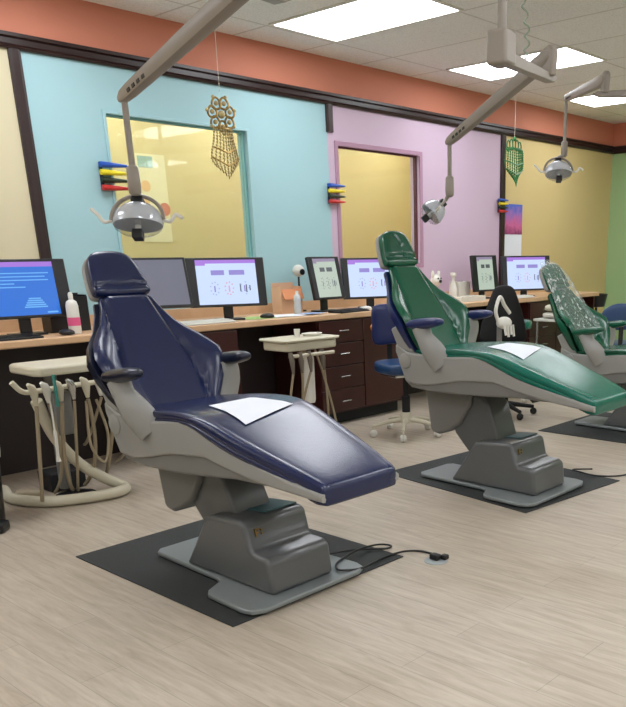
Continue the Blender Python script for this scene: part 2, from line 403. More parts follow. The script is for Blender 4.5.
def dental_chair(label, loc, vinyl, shellm, padm, tilt=0.0, dz=0.0, headup=0.0, crease=False, vinyl_back=None):
    yo = 2.9
    t = thing('dental_chair', label, 'dental chair', loc)
    # upper assembly transform: tilt about the toe, shift dz
    piv = Vector((0, 2.0-yo, .52))
    U = Matrix.Translation(Vector((0, 0, dz))) @ Matrix.Translation(piv) @ Matrix.Rotation(tilt, 4, 'X') @ Matrix.Translation(-piv)
    def up(mb): mb.v = [tuple(U @ Vector(v)) for v in mb.v]; return mb
    L = lambda pts: [(y-yo, z) for y, z in pts]
    # --- base plate
    out = [(-.13, 3.31), (-.165, 3.28), (-.18, 2.80), (-.20, 2.745), (-.29, 2.70), (-.315, 2.67), (-.325, 2.44), (-.31, 2.385), (-.26, 2.36), (.26, 2.36), (.31, 2.385), (.325, 2.44), (.315, 2.67), (.29, 2.70), (.20, 2.745), (.18, 2.80), (.165, 3.28), (.13, 3.31)]
    obj('base_plate', MB().prism([(x, y-yo) for x, y in out], .008, .03, 'z'), M_plate, t, bevel=.006)
    # --- base housing: lower block, upper block and rear slope
    mb = MB()
    mb.prism(L([(3.04, .03), (2.96, .14), (2.86, .285), (2.82, .30), (2.62, .315), (2.585, .305), (2.56, .205), (2.54, .19), (2.47, .188), (2.44, .17), (2.425, .03)]), -.17, .17)
    hs = obj('base_housing', mb, M_base, t, bevel=.02, seg=3, smooth=40)
    obj('top_pad', MB().prism(L([(2.80, .303), (2.62, .318), (2.62, .324), (2.80, .309)]), -.03, .15), M_tealp, hs, bevel=.002)
    bd = MB()   # small gold mark on the side of the housing
    yb = 2.535-yo
    fz = .255
    Mb = Matrix.Translation((-.095, 2.574-yo, .262)) @ Matrix.Rotation(-.2, 4, 'X')
    for (x0, x1, z0, z1) in ((-.03, -.024, -.017, .017), (-.03, -.008, .011, .017), (-.03, -.012, -.003, .003), (0, .008, .004, .012), (0, .008, -.012, -.004)):
        bd.box(x0, x1, -.0065, .012, z0, z1, Mb)
    obj('badge', bd, M_gold, hs)
    # --- lift arm and tilt bracket
    armp = L([(3.12, .50), (3.06, .31), (2.96, .21), (2.86, .16), (2.73, .28), (2.735, .32), (2.80, .45), (2.86, .50)])
    armp = [(y, z+(dz if z > .33 else 0)) for y, z in armp]
    obj('lift_arm', MB().prism(armp, -.10, .10), M_base, t, bevel=.015, seg=3)
    br = L([(3.275, .52), (3.26, .44), (3.232, .265), (3.215, .245), (3.165, .238), (3.08, .27), (3.01, .315), (2.93, .44), (2.92, .52)])
    obj('tilt_bracket', MB().prism([(y, z+dz) for y, z in br], -.13, .13), M_pan, t, bevel=.02, seg=3)
    # --- seat shell
    ys = [3.385, 3.38, 3.36, 3.33, 3.29, 3.2, 3.1, 3.0, 2.9, 2.8, 2.72, 2.66, 2.6, 2.5, 2.4, 2.3, 2.2, 2.12, 2.07, 2.06]
    kt = ([2.055, 2.2, 2.42, 2.554, 2.67, 2.73, 2.8, 3.02, 3.157, 3.285, 3.37, 3.39], [.535, .566, .620, .658, .705, .727, .728, .702, .698, .706, .74, .745])
    kb = ([2.055, 2.32, 2.45, 2.573, 2.653, 2.877, 3.10, 3.25, 3.30, 3.335, 3.365, 3.39], [.505, .532, .55, .578, .598, .582, .532, .512, .53, .60, .66, .70])
    kw = ([2.055, 2.15, 2.4, 2.6, 2.8, 3.0, 3.3, 3.39], [.205, .222, .252, .272, .283, .285, .278, .268])
    rings = []
    for y in ys:
        z1 = interp(y, *kt); z0 = min(interp(y, *kb), z1-.012); hw = interp(y, *kw)
        rings.append(rring(0, hw, z0, z1, y-yo, r=.012))
    sh = obj('seat_shell', up(MB().loft(rings)), M_shell, t, smooth=60)
    rings = []
    for y in (3.33, 3.31, 3.26, 3.1, 2.9, 2.7, 2.5, 2.36, 2.3):
        z1 = interp(y, *kt)-.05; z0 = interp(y, [2.3, 2.4, 2.53, 2.725, 3.03, 3.26, 3.31, 3.33], [.53, .525, .53, .510, .490, .498, .53, .57]); hw = interp(y, *kw)-.01
        rings.append(rring(0, hw, z0, max(z1, z0+.03), y-yo, r=.014))
    obj('seat_pan', up(MB().loft(rings)), M_pan, t, smooth=60)
    # pivot cap near the back joint of the shell
    for sx in (-1, 1):
        cap = MB().lathe([(.045, 0), (.045, .006), (.035, .012), (.001, .013)], 24, Matrix.Rotation(sx*PI/2, 4, 'Y'), (sx*.277, 3.30-yo, .655))
        obj('pivot_cap', up(cap), M_shell, sh)
    # --- seat cushion
    ys = [3.34, 3.32, 3.26, 3.18, 3.1, 3.0, 2.9, 2.8, 2.73, 2.68, 2.63, 2.57, 2.5, 2.4, 2.3, 2.2, 2.12, 2.085, 2.067, 2.06, 2.055]
    ks = ([2.055, 2.065, 2.10, 2.2, 2.34, 2.5, 2.6, 2.68, 2.8, 2.95, 3.1, 3.34], [.556, .566, .580, .612, .655, .706, .740, .757, .765, .758, .740, .715])
    kc = ([2.04, 2.12, 2.3, 2.5, 2.7, 2.85, 3.1, 3.34], [.190, .208, .24, .272, .286, .282, .26, .24])
    rings = []
    for i, y in enumerate(ys):
        zt = interp(y, *ks); hw = interp(y, *kc); th = .075 if y > 2.1 else .08
        e = 0
        if i == 0 or i == len(ys)-1: e = .012
        if i == 1 or i == len(ys)-2: e = .004
        z0 = interp(y, *kt)-.015 if y > 2.13 else .488
        z0 = min(z0, zt-.03)
        # cross-section: domed top, piping bulge along the side
        sec = []
        hw2 = hw-e; top = zt-e
        for (u, v) in ((-.94, 0.0), (-.985, .05), (-.995, .3), (-.99, .38), (-.965, .42), (-.99, .46), (-1.0, .54), (-1.0, .76), (-.985, .90), (-.94, .975), (-.87, .985), (-.84, .965), (-.81, .985), (-.6, 1.0), (-.3, .99), (0, .985), (.3, .99), (.6, 1.0), (.81, .985), (.84, .965), (.87, .985), (.94, .975), (.985, .90), (1.0, .76), (1.0, .54), (.99, .46), (.965, .42), (.99, .38), (.995, .3), (.985, .05), (.94, 0.0), (0, 0)):
            sec.append(Vector((u*hw2, y-yo, z0+(top-z0)*v)))
        rings.append(sec)
    obj('seat_cushion', up(MB().loft(rings)), vinyl, t, smooth=80, sub=1)
    # --- backrest frame
    B0 = Vector((0, 3.215-yo, .675)); B1 = Vector((0, 3.575-yo, 1.175+headup*.3))
    d = (B1-B0); Lb = d.length; d.normalize(); nrm = Vector((1, 0, 0)).cross(d); nrm = nrm if nrm.y < 0 else -nrm
    MBk = Matrix(((1, 0, nrm.x, B0.x), (0, d.y, nrm.y, B0.y), (0, d.z, nrm.z, B0.z), (0, 0, 0, 1)))
    tk = [0, .1, .2, .32, .45, .6, .75, .88, .96, 1.0]
    tw = [.205, .245, .285, .315, .32, .275, .20, .155, .140, .128]
    tw2 = [.16, .17, .18, .18, .172, .155, .138, .125, .118, .11]
    rows = []
    N = 40
    def bsec(tt, grow=0, back=False):
        wd = interp(tt, tk, tw)+grow; cw = interp(tt, tk, tw2)
        wing = .075*math.exp(-((tt-.38)/.24)**2)
        pts = []
        for k in range(N+1):
            x = -wd+2*wd*k/N; a = abs(x)
            e = max(0, 1-(a/wd)**8)**.5 if a < wd else 0
            n = .032*e
            q = max(0, (a-cw)/max(.01, wd-cw))
            n += wing*math.sin(min(1, q)*PI*.5)**1.1
            n -= .016*math.exp(-((a-cw)/.010)**2)
            pts.append((x, n))
        bk = []
        for k in range(1, N):
            x = wd-2*wd*k/N; a = abs(x); q = max(0, (a-cw)/max(.01, wd-cw))
            bk.append((x, wing*math.sin(min(1, q)*PI*.5)**1.1-.022*(1-(a/wd)**6)))
        return pts+bk
    TT = [0, .02, .06, .12, .2, .28, .36, .44, .52, .6, .68, .76, .84, .9, .95, .98, 1.0]
    rings = []
    for tt in TT:
        s = 1 if .01 < tt < .99 else .97
        rings.append([MBk @ Vector((x*s, tt*Lb, n if .01 < tt < .99 else n*.6)) for x, n in bsec(tt)])
    obj('backrest_cushion', up(MB().loft(rings)), vinyl_back or vinyl, t, smooth=80)
    # shell behind the cushion
    rings = []
    for tt in (-.02, .0, .1, .2, .32, .45, .6, .75, .88, .97):
        wd = interp(tt, tk, tw)+.014; wing = .075*math.exp(-((tt-.38)/.24)**2); cw = interp(tt, tk, tw2)
        sec = []
        for k in range(25):
            x = -wd+2*wd*k/24; a = abs(x); q = max(0, (a-cw)/max(.01, wd-cw)); sec.append((x, wing*math.sin(min(1, q)*PI*.5)**1.1-.004))
        for k in range(25):
            x = wd-2*wd*k/24; a = abs(x); q = max(0, (a-cw)/max(.01, wd-cw)); sec.append((x, wing*.6*math.sin(min(1, q)*PI*.5)**1.1-.02-.06*(1-(a/wd)**4)))
        rings.append([MBk @ Vector((x, tt*Lb, n-.012)) for x, n in sec])
    obj('backrest_shell', up(MB().loft(rings)), shellm, t, smooth=60)
    # grey upright between seat and backrest
    for sx in (-1, 1):
        mb = MB().prism(L([(3.37, .72), (3.25, .70), (3.27, .77), (3.37, .86), (3.43, .83)]), sx*.25-.018, sx*.25+.018)
        obj('hinge_arm', up(mb), M_shell, t, bevel=.01)
    # --- headrest
    hz = headup
    H0 = Vector((0, 3.60-yo+hz*.3, 1.165+hz)); hd = Vector((0, .52, .86)).normalized() if not crease else Vector((0, .42, .91)).normalized()
    hn = Vector((1, 0, 0)).cross(hd); hn = hn if hn.y < 0 else -hn
    MH = Matrix(((1, 0, hn.x, H0.x), (0, hd.y, hn.y, H0.y), (0, hd.z, hn.z, H0.z), (0, 0, 0, 1)))
    hp = smooth_outline([(-.128, .008), (-.06, .0), (.06, .0), (.128, .008), (.142, .035), (.130, .12), (.112, .18), (.075, .215), (0, .226), (-.075, .215), (-.112, .18), (-.130, .12), (-.142, .035)])
    dent = None
    if crease:
        def dent(u, v):
            return -.012*math.exp(-(((u-.01-.02*math.sin(v*22))/.008)**2))*(1 if .05 < v < .2 else 0)-.014*math.exp(-((v-.055)/.008)**2)
    else:
        def dent(u, v): return -.01*math.exp(-((v-.045)/.008)**2)
    obj('headrest', up(pillow(MB(), hp, MH @ Matrix.Translation((0, 0, .025)), .036, .03, p=5, rings=(1, .99, .96, .9, .82, .72, .6, .45, .3, .15), dent=dent)), vinyl_back or vinyl, t, smooth=80)
    obj('headrest_shell', up(pillow(MB(), [(u*1.03, .12+(v-.12)*1.02) for u, v in hp], MH @ Matrix.Translation((0, 0, 0)), .012, .05, p=3)), M_shell, t, smooth=60)
    obj('headrest_post', up(MB().tube([MH @ Vector((0, -.14, -.04)), MH @ Vector((0, .08, -.035))], .018, 12, sx=2.0)), M_steel, t)
    # --- armrests
    for sx in (-1, 1):
        x = sx*.32; ay = .12 if sx > 0 else 0.0
        mb = MB()
        P = spline([(x*.82, 3.02-yo+ay*2, .66), (x*.95, 3.07-yo+ay*1.6, .745), (x, 3.115-yo+ay*1.1, .81), (x, 3.145-yo+ay, .868)], 5)
        rr_ = [interp(i, [0, 5, 10, 15], [.07, .066, .050, .055]) for i in range(len(P))]
        mb.tube(P, rr_, 14, sx=.45)
        a = obj('armrest', up(mb), M_shell, t, smooth=60)
        ol = smooth_outline([(-.036, -.12), (.0, -.138), (.036, -.12), (.043, -.05), (.038, .05), (.028, .11), (0, .128), (-.028, .11), (-.038, .05), (-.043, -.05)])
        ang = math.radians(8)
        MA = Matrix.Translation((x, 3.125-yo+ay, .888)) @ Matrix.Rotation(-ang, 4, 'X')
        obj('arm_pad', up(pillow(MB(), ol, MA, .03, .03, p=2.4)), padm, a, smooth=80)
    # toe bumper beneath the cushion's end
    obj('foot_bumper', up(MB().prism(L([(2.17, .52), (2.17, .50), (2.10, .485), (2.07, .49), (2.06, .505)]), -.17, .17)), M_black, t, bevel=.006)
    # foot-control levers under the seat
    mb = MB().tube([(-.1, 2.55-yo, .53), (-.1, 2.5-yo, .49), (.1, 2.5-yo, .49), (.1, 2.55-yo, .53)], .008, 8)
    obj('release_bar', up(mb), M_black, t)
    return t

chairA = dental_chair('navy blue dental chair in the foreground on the nearest black mat', (2.055, 2.9, .006), M_navy, M_navydark, M_navydark)
chairB = dental_chair('glossy green dental chair with navy armrests, second from the left', (3.91, 2.84, .006), M_grn, M_bluep, M_bluep, tilt=math.radians(1.8), dz=.052, headup=.0, crease=True, vinyl_back=M_grnd)
chairC = dental_chair('farthest green dental chair with its headrest wrapped in clear plastic', (5.94, 2.9, .006), M_grnd, M_grnd, M_grnd, dz=-.11)

def mat_thing(name, label, pts):
    o = obj(name, MB().prism(pts, .0005, .006, 'z'), M_mat, bevel=.002); return tag(o, label, 'mat')
mat_thing('floor_mat', 'black rectangular floor mat under the foreground navy dental chair', [(1.65, 3.606), (1.65, 2.385), (2.627, 2.376), (2.627, 3.606)])
mat_thing('floor_mat', 'black floor mat under the second dental chair, the green one with navy armrests', [(3.70, 3.50), (3.545, 2.296), (4.46, 2.20), (4.62, 3.42)])
mat_thing('floor_mat', 'black floor mat at the right edge under the farthest dental chair', [(5.43, 3.42), (5.43, 2.25), (6.45, 2.25), (6.45, 3.42)])
# paper sheets on the seats
def sheet(name, label, pts, cat='paper', m=M_paper, hh=.0015):
    mb = MB(); P = [Vector(p) for p in pts]; N = 8; vs = []
    for i in range(N+1):
        for j in range(N+1):
            u, v = i/N, j/N
            p = P[0]*(1-u)*(1-v)+P[1]*u*(1-v)+P[2]*u*v+P[3]*(1-u)*v
            p = p+Vector((0, 0, .001*math.sin(u*7+v*4)))
            vs.append(p)
    vs2 = [v+Vector((0, 0, hh)) for v in vs]; K = (N+1)**2
    fs = []
    for i in range(N):
        for j in range(N):
            a = i*(N+1)+j; fs.append((a+K, a+1+K, a+N+2+K, a+N+1+K)); fs.append((a, a+N+1, a+N+2, a+1))
    rim = [i*(N+1) for i in range(N+1)]+[N*(N+1)+j for j in range(1, N+1)]+[i*(N+1)+N for i in range(N-1, -1, -1)]+[j for j in range(N-1, 0, -1)]
    for a, b in zip(rim, rim[1:]+rim[:1]): fs.append((a, b, b+K, a+K))
    mb.add(vs2[:0]+vs+vs2, fs)
    return tag(obj(name, mb, m, smooth=60), label, cat)
def seat_z(y): return float(np.interp(y, [2.055, 2.065, 2.10, 2.2, 2.34, 2.5, 2.6, 2.68, 2.8, 2.95, 3.1], [.556, .566, .580, .612, .655, .706, .740, .757, .765, .758, .740]))+.0075
def seat_paper(label, dx, dy, tilt=0, extra=0):
    mb = MB(); N = 12; vs = []
    c = [(1.928, 2.804), (1.909, 2.543), (2.231, 2.634), (2.158, 2.83)]
    for i in range(N+1):
        for j in range(N+1):
            u, v = i/N, j/N
            x = c[0][0]*(1-u)*(1-v)+c[1][0]*u*(1-v)+c[2][0]*u*v+c[3][0]*(1-u)*v
            y = c[0][1]*(1-u)*(1-v)+c[1][1]*u*(1-v)+c[2][1]*u*v+c[3][1]*(1-u)*v
            z = seat_z(y)+.002
            p = Vector((0, y-2.0, z-.526)); p = Matrix.Rotation(tilt, 3, 'X') @ p
            vs.append(Vector((x+dx, 2.0+p.y+dy, p.z+.526+extra)))
    K = (N+1)**2; vs2 = [v+Vector((0, 0, .0012)) for v in vs]; fs = []
    for i in range(N):
        for j in range(N):
            a = i*(N+1)+j; fs.append((a+K, a+1+K, a+N+2+K, a+N+1+K)); fs.append((a, a+N+1, a+N+2, a+1))
    rim = [i*(N+1) for i in range(N+1)]+[N*(N+1)+j for j in range(1, N+1)]+[i*(N+1)+N for i in range(N-1, -1, -1)]+[j for j in range(N-1, 0, -1)]
    for a, b in zip(rim, rim[1:]+rim[:1]): fs.append((a, b, b+K, a+K))
    mb.add(vs+vs2, fs); tag(obj('paper_sheet', mb, M_paper, smooth=60), label, 'paper')
seat_paper('blank white paper sheet lying on the navy dental chair seat', 0, 0)
seat_paper('blank white paper sheet lying on the green dental chair seat', 1.855, -.055, math.radians(1.8), .052)

# power cord of the front chair and the round floor outlet
def W(root, mb):
    l = root.location; mb.v = [(v[0]-l.x, v[1]-l.y, v[2]-l.z) for v in mb.v]; return mb
mb = MB().tube(spline([(2.235, 2.60, .05), (2.324, 2.593, 0.050), (2.430, 2.566, 0.045), (2.565, 2.548, 0.020), (2.634, 2.495, 0.014), (2.680, 2.504, 0.014), (2.651, 2.564, 0.014), (2.496, 2.547, 0.036), (2.311, 2.488, 0.045), (2.25, 2.43, 0.045), (2.26, 2.395, 0.044), (2.352, 2.379, 0.030), (2.528, 2.421, 0.013), (2.651, 2.407, 0.013), (2.727, 2.359, 0.006), (2.735, 2.29, 0.006), (2.735, 2.262, 0.012)], 8), .0052, 8)
obj('power_cord', W(chairA, mb), M_black, chairA)
t = thing('power_plug', 'black power plug pushed into the round floor outlet', 'plug', (2.685, 2.225, .006))
obj('plug_body', MB().box(-.018, .018, -.02, .028, .001, .028), M_black, t, bevel=.006)
obj('plug_body', MB().box(.012, .045, -.045, -.012, .001, .024), M_black, t, bevel=.006)
tag(obj('floor_outlet', MB().lathe([(.055, 0), (.055, .003), (.05, .006), (.001, .006)], 28, None, (2.685, 2.225, .0)), mat('pale_grey_plate', (150, 158, 158), .4)), 'round pale grey floor outlet cover on the wood floor', 'outlet')
mb = MB().tube(spline([(4.47, 2.40, .045), (4.40, 2.5, .04), (4.36, 2.42, .044), (4.45, 2.36, .012), (4.55, 2.25, .008), (4.75, 2.2, .006)], 8), .005, 8)
obj('power_cord', W(chairB, mb), M_black, chairB)

# plastic wrap over the third headrest and upper back
def wrap():
    mb = MB(); N = 48; rings = []
    for i in range(19):
        s = i/18
        # centre line climbs the back then caps over the headrest
        y = 3.34+.35*s; z = .80+.50*s
        wd = interp(s, [0, .12, .3, .5, .62, .8, .92, 1], [.25, .245, .21, .185, .18, .165, .12, .01]); dp = interp(s, [0, .3, .6, .85, 1], [.15, .135, .125, .11, .01])
        r = []
        for k in range(N):
            th = 2*PI*k/N
            x = math.cos(th)*wd; n = math.sin(th)*dp
            j = noise.noise(Vector((math.cos(th)*5, math.sin(th)*5, s*2.5)))*.028+noise.noise(Vector((math.cos(th)*14, math.sin(th)*14, s*5)))*.012
            f = 1+j/max(wd, .05)
            if i == 0: z_off = .05*noise.noise(Vector((math.cos(th)*3, math.sin(th)*3, 9)))
            else: z_off = 0
            r.append(Vector((5.93+x*f, y-n*.78*f, z-n*.6*f+z_off)))
        rings.append(r)
    mb.loft(rings, False)
    o = obj('plastic_cover', mb, M_wrap, smooth=80)
    tag(o, 'crumpled clear plastic bag pulled over the farthest chair headrest', 'plastic cover')
wrap()

# ------------------------------------------------------------------ overhead dental lamps
def dental_lamp(label, rod, z_rodtop, z_lamp, joint, pole, aim=0.0, yaw=0.0, s=1.0, arm_z=None, off=(0, 0)):
    """rod=(x,y) of the vertical drop rod; joint=(x,y,z) upper elbow; pole=(x,y) ceiling column"""
    t = thing('dental_lamp', label, 'dental lamp', (pole[0], pole[1], H))
    jx, jy, jz = joint; rx, ry = rod
    az = arm_z if arm_z else jz-.09
    obj('ceiling_pole', W(t, MB().tube([(pole[0], pole[1], H-.001), (pole[0], pole[1], az+.05)], .02, 16)), M_lamp, t)
    obj('ceiling_flange', W(t, MB().lathe([(.07, -.025), (.075, -.001)], 24, None, (pole[0], pole[1], H))), M_lamp, t)
    ang = math.atan2(jy-pole[1], jx-pole[0])
    Mh = Matrix.Translation((pole[0], pole[1], az)) @ Matrix.Rotation(ang, 4, 'Z')
    obj('pivot_block', W(t, MB().box(-.055, .05, -.048, .048, -.035, .10, Mh)), M_lamp, t, bevel=.014, seg=3)
    ln = math.hypot(jx-pole[0], jy-pole[1])
    obj('swing_arm', W(t, MB().prism([(.04, -.025), (ln+.03, -.02), (ln+.08, .0), (ln+.05, .012), (.04, .03)], -.024, .024, 'y', Mh)), M_lamp, t, bevel=.004)
    # elbow bracket standing on the end of the swing arm
    Mj = Matrix.Translation((jx, jy, az)) @ Matrix.Rotation(math.atan2(ry-jy, rx-jx), 4, 'Z')
    e = obj('elbow', W(t, MB().prism([(-.045, .0), (.02, .0), (.035, .05), (.02, .12), (-.02, .135), (-.055, .11)], -.02, .02, 'y', Mj)), M_lamp, t, bevel=.01)
    obj('bolt', W(t, MB().lathe([(.012, 0), (.012, .006), (.001, .007)], 12, Mj @ Matrix.Translation((.0, -.026, .08)) @ Matrix.Rotation(PI/2, 4, 'X'))), M_steel, e)
    # tapered spring arm down to the rod
    A = Vector((jx, jy, az+.085)); B = Vector((rx, ry, z_rodtop)); dv = (B-A); LL = dv.length; dv.normalize()
    side = dv.cross(Vector((0, 0, 1))).normalized(); upv = side.cross(dv).normalized()
    rings = []
    for q, h_, w_ in ((-.03, .020, .024), (0, .034, .028), (.08, .036, .030), (.5, .032, .027), (.94, .026, .022), (1.0, .022, .02), (1.03, .012, .014)):
        c = A+dv*LL*q; rg = []
        for k in range(16):
            th = 2*PI*k/16; cx, cy = math.cos(th), math.sin(th); g = (abs(cx)**4+abs(cy)**4)**-.25
            rg.append(c+side*cx*g*w_+upv*cy*g*h_)
        rings.append(rg)
    sa = obj('spring_arm', W(t, MB().loft(rings)), M_lamp, t, smooth=50)
    sl = MB()
    for k in range(4):
        c = A+dv*LL*(.80+.04*k)-upv*.0
        Ms = Matrix(((dv.x, side.x, upv.x, c.x), (dv.y, side.y, upv.y, c.y), (dv.z, side.z, upv.z, c.z), (0, 0, 0, 1)))
        for sy in (-1, 1): sl.box(-.010, .010, sy*.0225-.003, sy*.0225+.003, -.016, -.004, Ms)
    obj('slot', W(t, sl), M_black, sa)
    # drop rod with thicker sleeve
    zs = z_lamp+.16*s
    obj('drop_rod', W(t, MB().tube([(rx, ry, z_rodtop+.01), (rx, ry, zs)], .0125, 14)), M_lamp, t)
    obj('sleeve', W(t, MB().lathe([(.013, .075), (.024, .065), (.026, .0), (.024, -.03), (.012, -.04)], 16, None, (rx, ry, zs-.02))), M_lamp, t, smooth=50)
    # lamp head
    Mhd = Matrix.Translation((rx+off[0], ry+off[1], z_lamp)) @ Matrix.Rotation(yaw, 4, 'Z') @ Matrix.Rotation(aim, 4, 'X') @ Matrix.Scale(s, 4)
    hd = MB()
    # reflector bowl: rectangular-ish dish, opening along local -Z... outer and inner skin
    rings = []
    for q, zz in ((1.0, -.045), (1.03, -.03), (.98, -.005), (.85, .025), (.6, .05), (.3, .062), (.05, .066), (.05, .058), (.3, .054), (.6, .042), (.85, .018), (.96, -.01), (.99, -.045)):
        rg = []
        for k in range(36):
            th = 2*PI*k/36; rg.append(Mhd @ Vector((.115*q*math.cos(th), .085*q*math.sin(th), zz)))
        rings.append(rg)
    h = obj('reflector', W(t, hd.loft(rings)), M_refl, t, smooth=60)
    lens = []
    for q, zz in ((1.0, -.046), (.93, -.062), (.7, -.08), (.4, -.09), (.05, -.093)):
        lens.append([Mhd @ Vector((.115*q*math.cos(2*PI*k/36), .085*q*math.sin(2*PI*k/36), zz)) for k in range(36)])
    obj('lens_cover', W(t, MB().loft(lens)), M_clear, h, smooth=60)
    bk = MB(); bk.box(-.027, .027, -.028, .028, .045, .09, Mhd); obj('bulb_housing', W(t, bk), M_black, h, bevel=.004)
    bk = MB(); bk.box(-.024, .024, -.03, .02, -.115, -.07, Mhd); obj('bulb_socket', W(t, bk), M_black, h, bevel=.004)
    bk = MB(); bk.tube([Mhd @ Vector((0, 0, .06)), Mhd @ Vector((0, 0, -.09))], .012, 10); obj('bulb', W(t, bk), mat('frosted_bulb', (230, 230, 225), .3), h)
    # yoke arc over the reflector
    arc = [Mhd @ Vector((.122*math.cos(a), -.01, -.02+.115*math.sin(a))) for a in [PI*k/24 for k in range(25)]]
    yk = obj('yoke', W(t, MB().tube(arc, .0095*s, 10)), M_lamp, t)
    for sx in (-1, 1):
        P = spline([Mhd @ Vector((sx*.12, 0, -.02)), Mhd @ Vector((sx*.155, -.01, -.03)), Mhd @ Vector((sx*.18, -.015, -.0)), Mhd @ Vector((sx*(.212), -.02, .03 if sx < 0 else -.02))], 5)
        obj('handle', W(t, MB().tube(P, .0085*s, 10)), M_offw, yk)
    obj('neck', W(t, MB().tube([(rx, ry, zs-.04), Mhd @ Vector((0, 0, .1))], .014*s, 12)), M_lamp, t)
    return t
dental_lamp('overhead dental lamp above the navy chair with a long beige arm', (1.93, 3.17), 1.955, 1.515, (1.905, 2.22, 2.215), (1.42, 2.14), aim=math.radians(-22), yaw=-.8, s=.86)
dental_lamp('overhead dental lamp above the green chair, its head turned sideways at the lilac wall', (3.93, 3.13), 1.965, 1.60, (3.677, 2.33, 2.24), (3.19, 2.255), aim=math.radians(-50), yaw=-2.2, s=.8, off=(-.055, .065))
dental_lamp('farthest overhead dental lamp, in front of the yellow wall', (5.86, 3.54), 2.46, 1.97, (5.31, 2.92, 2.44), (5.62, 2.55), aim=math.radians(-24), yaw=-.8, s=.9, off=(-.03, .03))
# curly cable hanging from the ceiling beside the second lamp
P = []
for k in range(110):
    q = k/109; a = q*2*PI*12
    P.append((3.60+.03*math.sin(q*9)+.012*math.cos(a)*(1 if .25 < q < .95 else .3), 2.42+.012*math.sin(a), 2.93-.70*q))
tag(obj('coiled_cable', MB().tube(P, .004, 6), mat('pale_green_cable', (150, 165, 148), .5)), 'thin coiled cable hanging from the ceiling beside the second lamp arm', 'cable')

# ------------------------------------------------------------------ hanging ornaments
def ornament(name, label, x, y, ztop, zbot, hook, m1, m2, wd, green):
    t = thing(name, label, 'ornament', (x, y, zbot))
    hgt = ztop-zbot
    obj('string', W(t, MB().tube([(hook[0], hook[1], H-.001), (x, y, ztop)], .0022, 6)), mat('nylon_string', (200, 190, 175), .5), t)
    mb = MB(); be = MB()
    if not green:
        cz = ztop-.14
        for k in range(7):
            a = 2*PI*k/7+.3; c = Vector((x+.075*math.cos(a), y, cz+.075*math.sin(a)))
            mb.tube([c+Vector((.036*math.cos(b), .006*math.sin(2*b), .036*math.sin(b))) for b in [2*PI*q/18 for q in range(19)]], .0075, 6)
            be.ball(tuple(c), .016, 6)
            be.ball((x+.118*math.cos(a), y, cz+.118*math.sin(a)), .012, 6)
        be.ball((x, y, cz), .026, 8)
        top, bot = cz-.075, zbot
        strands = 9
        prof = lambda q: wd/2*interp(q, [0, .35, .6, .8, 1], [.62, .72, .9, 1.0, .62])
    else:
        for k in range(5):
            c = Vector((x+(k-2)*.05, y, ztop-.06-.015*abs(k-2)))
            mb.tube([c+Vector((.026*math.cos(b), .004, .05*math.sin(b))) for b in [2*PI*q/14 for q in range(15)]], .006, 6)
        be.ball((x, y, ztop-.02), .02, 8)
        top, bot = ztop-.10, zbot
        strands = 11
        prof = lambda q: wd/2*interp(q, [0, .1, .5, .7, 1], [.75, .95, 1.0, .95, .1])
    for k in range(strands):
        u = -1+2*k/(strands-1)
        P = [Vector((x+u*prof(q)*math.cos(.3*u), y-.03*math.cos(u*1.5), top+(bot-top)*(q*(1-.22*abs(u))))) for q in [i/14 for i in range(15)]]
        mb.tube(P, .0042, 6)
        for q in range(1, 14): be.ball(tuple(P[q]), .0088, 4)
        if abs(u) == 1 or k % 2: pass
    for qq in ([.05, .5, .75] if not green else [.03, .45, .7]):
        P = [Vector((x+u*prof(qq), y-.034*math.cos(u*1.5), top+(bot-top)*(qq*(1-.22*abs(u))))) for u in [-1+i/6 for i in range(13)]]
        mb.tube(P, .006, 6)
    obj('wire_frame', W(t, mb), m1, t); obj('beads', W(t, be), m2, t, smooth=80)['kind'] = 'stuff'
ornament('hanging_ornament', 'gold beaded flower ornament hanging in front of the blue wall window', 3.77, 5.0, 2.42, 1.87, (3.79, 5.02), M_gold, M_gem, .24, False)
ornament('hanging_ornament', 'green beaded lantern ornament hanging beside the lilac wall edge', 7.32, 5.0, 2.46, 2.0, (7.33, 5.0), M_emer, mat('mint_beads', (40, 120, 60), .3, var=.4, scale=60), .33, True)

# ------------------------------------------------------------------ monitors, keyboards and small desk items
def screen_mb(w_, h_, sw, kind):
    mb = MB(); y = -.0125
    mb.m = 0; mb.box(-sw/2, sw/2, y, y+.004, -h_/2, h_/2)
    def q(x0, x1, z0, z1, mi):
        mb.m = mi; mb.box(-sw/2+x0*sw, -sw/2+x1*sw, y-.0006, y, -h_/2+z0*h_, -h_/2+z1*h_)
    if kind == 'blue':
        q(0, 1, .91, 1, 1)
        for i, (a, b) in enumerate(((.1, .92), (.1, .86), (.1, .9), (.1, .4), (.1, .55))): q(a, b, .78-.065*i, .80-.065*i, 2)
        for i in range(5): q(.48+.02*i, .82-.02*i, .14+.04*i, .165+.04*i, 2)
        q(.80, .96, .03, .06, 2)
    elif kind in ('chart', 'pale'):
        q(0, 1, .92, 1, 1); q(0, .16, .875, .92, 1)
        q(.24, .46, .66, .77, 2); q(.54, .80, .66, .77, 2)
        for i, (cx, n) in enumerate(((.28, 9), (.52, 9), (.78, 5))):
            for k in range(n):
                a = 2*PI*k/n; px_, pz = cx+.07*math.cos(a), .36+.14*math.sin(a); q(px_-.012, px_+.012, pz-.016, pz+.016, 4 if i != 1 else 3)
            q(cx-.012, cx+.012, .28, .42, 3 if i == 1 else 2)
        q(.7, .72, .28, .46, 5); q(.8, .82, .26, .44, 5); q(.86, .88, .3, .42, 5)
    return mb
